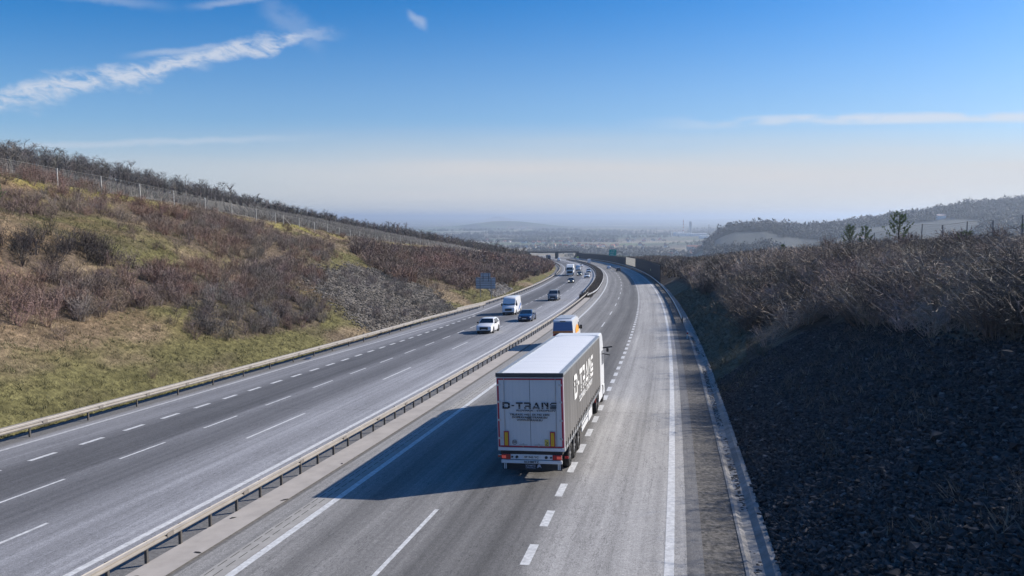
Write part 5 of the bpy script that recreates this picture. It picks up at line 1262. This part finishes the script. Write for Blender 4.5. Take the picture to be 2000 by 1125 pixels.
    m = MB(); m.box(W - .5, W - .06, T0 - 2.72, T0 - 2.5, .70, .92); m.build('red_lamp_block', mat('dark red box', (.25, .03, .02), .5), root)
big_lorry()

# ------------------------------------------------------------------ pines and lone shrubs on the right crest
def pine(label, s, t, h, seed, lean=0.0, wide=1.0, group='young pines on the right crest', cat='tree', name='pine_tree', dens=1.0):
    rs = np.random.RandomState(seed); p = fp(s, t); root = thing(name, label, cat, p, group)
    m = MB(); top = np.array([lean, 0, h * .97]); m.cyl((0, 0, -.3), tuple(top * .55), h * .022, h * .014, 8); m.cyl(tuple(top * .55), tuple(top), h * .014, .012, 7)
    V = []; F = []
    for k in range(int(20 * dens)):
        f = .22 + .72 * (k / (20 * dens)) + rs.uniform(-.03, .03); a = k * 2.4 + rs.uniform(-.4, .4); Lb = h * .36 * wide * (1.15 - f) ** .8 * rs.uniform(.65, 1.1)
        b0 = top * f; b1 = b0 + np.array([math.cos(a) * Lb * .6, math.sin(a) * Lb * .6, Lb * .22]); b2 = b1 + np.array([math.cos(a) * Lb * .32, math.sin(a) * Lb * .32, Lb * .45])
        m.cyl(tuple(b0), tuple(b1), h * .007, h * .005, 5, cap=False); m.cyl(tuple(b1), tuple(b2), h * .005, .006, 5, cap=False)
        for q_ in range(int(15)):
            c = b1 + (b2 - b1) * rs.uniform(-.5, 1.15) + rs.normal(0, .06 * h / 3, 3); up = np.array([0, 0, 1]) + (b2 - b1) / (Lb + .01) + rs.normal(0, .25, 3)
            for _ in range(24):
                d = up * .9 + rs.normal(0, .55, 3); d /= np.linalg.norm(d); sliver(V, F, c, c + d * rs.uniform(.10, .22) * h / 3.0, .030, rs)
    for q_ in range(40):
        c = top * rs.uniform(.86, 1.0)
        for _ in range(8): d = np.array([0, 0, .8]) + rs.normal(0, .5, 3); d /= np.linalg.norm(d); sliver(V, F, c, c + d * .18, .02, rs)
    m.build('trunk', mat('pine bark', (.07, .055, .045), .9), root)
    c = np.array([[.16, .21, .09]]) * np.repeat(rs.uniform(.6, 1.5, (len(V) // 3, 1)), 3, 0)
    link('crown', np_mesh('crown', np.array(V), np.array(F), M_GRASS, cols=c), root)
pine('tallest young pine standing alone on the right crest', 104, 28.0, 4.4, 1, wide=1.25)
pine('slim young pine, left one of the pair on the right crest', 125.5, 27.5, 4.2, 2, wide=1.1)
pine('paler young pine, right one of the pair on the right crest', 117.5, 27.6, 3.5, 3, wide=1.15)
pine('small dark pine farthest left on the right crest', 141, 20.5, 2.6, 4, wide=1.0)
pine('pine cut by the right edge of the view beside the fence', 71, 28.9, 3.4, 5, wide=.9)
pine('low dark green pine bush at the foot of the right fence', 86, 28.6, 1.5, 6, wide=2.6, lean=.6, name='pine_bush', cat='shrub')
pine('dark green conifer bush at the far left edge of the left slope', 60.2, -61.2, 1.9, 7, wide=1.9, group=None, name='conifer_bush', cat='shrub')

def bare(label, s, t, h, seed, col, pr, name='bare_shrub', cat='shrub', group='lone bare shrubs and trees'):
    v, f = pr; v = v * h; me = np_mesh('branches', v, f, M_TWIG, cols=np.repeat(np.array([col]), len(v), 0)); root = thing(name, label, cat, fp(s, t), group, rot=(0, 0, seed * 1.3)); link('branches', me, root)
    m = MB(); m.cyl((0, 0, -.2), (v[0][0] * .1, 0, h * (.16 if name == 'bare_shrub' else .5)), .035 * h ** .5, .02 * h ** .5, 7); m.build('trunk', mat('grey bark', (.12, .105, .09), .9), root)
bare('tall reddish shrub left of the pair of pines', 135, 26.4, 3.0, 1, (.16, .10, .085), bush_proto(301, 40, 12, .018, spread=.42))
bare('dark many-stemmed bush at the top edge of the dark stone', 44.5, 10.4, 3.3, 2, (.085, .07, .065), bush_proto(302, 44, 14, .0065, spread=.6, tl=.26))
bare('dead grey stalks at the right edge low on the dark stone', 21.5, 9.8, 2.3, 3, (.24, .20, .17), bush_proto(303, 26, 12, .005, spread=.3, tl=.2))
bare('pale dead stalks at the bottom right corner', 18.2, 7.0, 1.1, 4, (.26, .22, .18), bush_proto(304, 22, 12, .006, spread=.45, tl=.2))
def lone(label, s, w, h, seed):
    v, f = tree_proto(seed, h=h, n=330, w=.035); root = thing('bare_tree', label, 'tree', fp(s, crest_t(s) - w), 'lone trees on the left skyline'); c = np.repeat(np.array([[.085, .075, .065]]), len(v), 0)
    link('crown', np_mesh('crown', v, f, M_TWIG, cols=c), root); m = MB(); m.cyl((0, 0, -.3), (0, 0, h * .5), .14, .07, 8); m.build('trunk', mat('grey bark', (.12, .105, .09), .9), root)
lone('bare tree standing out farthest left on the hill skyline', 275, 142, 8.2, 401)
lone('bare tree on the skyline right of the first lone one', 296, 140, 8.0, 402)
lone('broad bare tree crown on the left skyline above the fence posts', 322, 128, 9.5, 403)
lone('round bare tree on the left skyline before it dips', 338, 126, 8.5, 404)

# ------------------------------------------------------------------ villages and works in the plain
def village():
    rs = np.random.RandomState(77)
    mw = [mat('house wall ' + n, c_, .8) for n, c_ in (('white', (.72, .71, .68)), ('cream', (.60, .54, .44)), ('grey', (.42, .42, .42)))]; mr = [mat('house roof ' + n, c_, .8) for n, c_ in (('brown', (.16, .08, .06)), ('red', (.30, .10, .06)), ('dark', (.07, .07, .08)))]
    protos = []
    for k in range(6):
        L, W_, H = rs.uniform(9, 16), rs.uniform(8, 10), rs.uniform(4.5, 7)
        m = MB(); m.loft([[(-L / 2, -W_ / 2, -3), (-L / 2, W_ / 2, -3), (-L / 2, W_ / 2, H), (-L / 2, 0, H + W_ * .42), (-L / 2, -W_ / 2, H)], [(L / 2, -W_ / 2, -3), (L / 2, W_ / 2, -3), (L / 2, W_ / 2, H), (L / 2, 0, H + W_ * .42), (L / 2, -W_ / 2, H)]])
        me = bpy.data.meshes.new('wall'); me.from_pydata(m.v, [], m.f); me.materials.append(mw[k % 3])
        m = MB(); e = .5
        for sg in (-1, 1):
            a = (sg * (W_ / 2 + e), H - .42 * e * 2 + .1); b = (0, H + W_ * .42 + .25); m.slab([(-L / 2 - e, a[0], a[1]), (L / 2 + e, a[0], a[1]), (L / 2 + e, b[0], b[1]), (-L / 2 - e, b[0], b[1])], (0, sg * .4, 1), .18)
        m.box(L * .2, L * .2 + .8, -.4, .4, H + W_ * .35, H + W_ * .42 + 1.3)
        me2 = bpy.data.meshes.new('roof'); me2.from_pydata(m.v, [], m.f); me2.materials.append(mr[k % 3 if k < 4 else 1])
        protos.append((me, me2))
    # (cluster centre x, y, spread x, spread y, count, label)
    cl = [(300, 3350, 260, 200, 46, 'pale village house scattered in the plain above the green sign'), (120, 3900, 170, 160, 24, 'distant village house in the plain left of the green sign'),
          (820, 2600, 280, 300, 60, 'village house below the wooded ridge at the right'), (40, 8600, 200, 300, 10, 'faint far house on the horizon beyond the left hill'), (560, 4300, 300, 260, 34, 'small distant house in front of the factory chimneys')]
    for cx, cy, sx, sy, n, lab in cl:
        for _ in range(n):
            x, y = cx + rs.normal(0, sx * .6), cy + rs.normal(0, sy * .6); z = float(ground(x, y))
            r = thing('village_house', lab, 'house', (x, y, z), 'houses of the villages in the plain', rot=(0, 0, rs.uniform(-.5, .5) + (1.57 if rs.rand() < .4 else 0)))
            k = rs.randint(6); link('wall', protos[k][0], r); link('roof', protos[k][1], r)
            sc = rs.uniform(.9, 1.3); r.scale = (sc, sc, sc)
village()

def at(u, D): x, y = u * D, D; return x, y, float(ground(x, y))
def works():
    g = 'chimneys and towers of the distant works'
    mc = mat('works concrete', (.40, .40, .40), .8); mrw = mat('chimney red', (.40, .09, .07), .7); mwt = mat('chimney white', (.70, .70, .70), .7)
    x, y, z = at(.2225, 5400); top = 1.2; z0 = z
    root = thing('striped_chimney', 'tall red and white striped chimney on the plain', 'chimney', (x, y, z), g); Hh = (-10 - z) ; n = 11
    for k in range(n):
        m = MB(); a, b = Hh * k / n, Hh * (k + 1) / n; m.cyl((0, 0, a), (0, 0, b), 4.6 - 1.8 * k / n, 4.6 - 1.8 * (k + 1) / n, 12, cap=(k in (0, n - 1))); m.build('band', mrw if k % 2 else mwt, root, smooth=True)
    x, y, z = at(.2318, 5400); root = thing('works_tower', 'broad twin-cylinder tower right of the striped chimney', 'tower', (x, y, z), g); Hh = -34 - z
    for dx in (-4.5, 4.5): m = MB(); m.cyl((dx, 0, 0), (dx, 0, Hh), 5.0, n=16); m.build('silo', mc, root, smooth=True)
    m = MB(); m.box(-8, 4, -5, 5, Hh, Hh + 7); m.box(-10, 6, -2, 2, Hh + 5, Hh + 6.5); m.build('head_house', mc, root)
    x, y, z = at(.2556, 5000); root = thing('thin_chimney', 'thin dark chimney right of the twin tower', 'chimney', (x, y, z), g); m = MB(); m.cyl((0, 0, 0), (0, 0, -46 - z), 2.4, 1.7, 12); m.build('shaft', mcx if False else mat('dark chimney', (.10, .10, .11), .7), root, smooth=True); m = MB(); m.cyl((0, 0, -46 - z), (0, 0, -43 - z), 2.1, 2.1, 12); m.build('cap', mc, root)
    x, y, z = at(.2073, 5200); root = thing('wind_turbine', 'white turbine mast left of the works', 'wind turbine', (x, y, z), g); H2 = 60; m = MB(); m.cyl((0, 0, 0), (0, 0, H2), 3.2, 1.6, 12); m.build('mast', mwt, root, smooth=True)
    for k in range(3): a = .5 + k * 2.094; m = MB(); m.bar((0, -2, H2), (math.cos(a) * 18, -2, H2 + math.sin(a) * 18), 1.6, .6, up=(0, 1, 0)); m.build('blade', mwt, root)
    for i, (u, D, w, d, h, lab) in enumerate(((.2150, 5350, 60, 30, 26, 'long pale hall left of the striped chimney'), (.2240, 5300, 90, 30, 20, 'low works hall at the foot of the striped chimney'), (.2420, 5200, 110, 30, 15, 'low works hall below the thin chimney'), (.2500, 4500, 60, 30, 12, 'pale shed in front of the works'), (.238, 2900, 60, 20, 9, 'reddish roofed shed among the village houses'))):
        x, y, z = at(u, D); root = thing('works_hall', lab, 'hall', (x, y, z), 'halls around the distant works'); m = MB(); m.box(-w / 2, w / 2, -d / 2, d / 2, -3, h); m.build('wall', mwt if i != 4 else mc, root)
        m = MB(); m.loft([[(-w / 2 - .5, -d / 2 - .5, h), (-w / 2 - .5, d / 2 + .5, h), (-w / 2 - .5, 0, h + 3.5)], [(w / 2 + .5, -d / 2 - .5, h), (w / 2 + .5, d / 2 + .5, h), (w / 2 + .5, 0, h + 3.5)]]); m.build('roof', mc if i != 4 else mat('house roof red', (.30, .10, .06), .8), root)
    x, y, z = at(.1, 3500); root = thing('radio_mast', 'thin radio mast standing in the middle of the plain', 'mast', (x - 5, y, z)); m = MB(); m.cyl((0, 0, 0), (0, 0, 45), .9, .4, 8); m.build('mast', mc, root); m = MB(); m.box(-1.5, 1.5, -1.5, 1.5, 36, 38); m.build('platform', mc, root)
    for u, D, lab in ((.556, 2050, 'pale house high on the wooded ridge at the right'), (.455, 1850, 'pale farmhouse halfway up the right ridge')):
        x, y, z = at(u, D); root = thing('hillside_house', lab, 'house', (x, y, z + 2)); m = MB(); m.box(-11, 11, -5, 5, -5, 6); m.build('wall', mwt, root)
        m = MB(); m.loft([[(-12, -6, 6), (-12, 6, 6), (-12, 0, 11)], [(12, -6, 6), (12, 6, 6), (12, 0, 11)]]); m.build('roof', mat('pale pink roof', (.5, .36, .32), .8), root)
works()

# ------------------------------------------------------------------ the air over the plain
def haze():
    m = MB(); m.box(-45000, 45000, -43000, 43500, -330, 86); m_ = bpy.data.materials.new('winter haze'); m_.use_nodes = True; t = m_.node_tree; t.nodes.clear()
    out = t.nodes.new('ShaderNodeOutputMaterial'); v = t.nodes.new('ShaderNodeVolumePrincipled'); v.inputs['Color'].default_value = HAZE_C; v.inputs['Density'].default_value = HAZE_D; v.inputs['Anisotropy'].default_value = HAZE_G
    t.links.new(v.outputs[0], out.inputs['Volume']); o = m.build('haze', m_); tag(o, 'pale blue winter haze lying over the plain', 'haze', kind='stuff')
HAZE_C = (.68, .79, .94, 1); HAZE_D = 1.2e-4; HAZE_G = .35
haze()
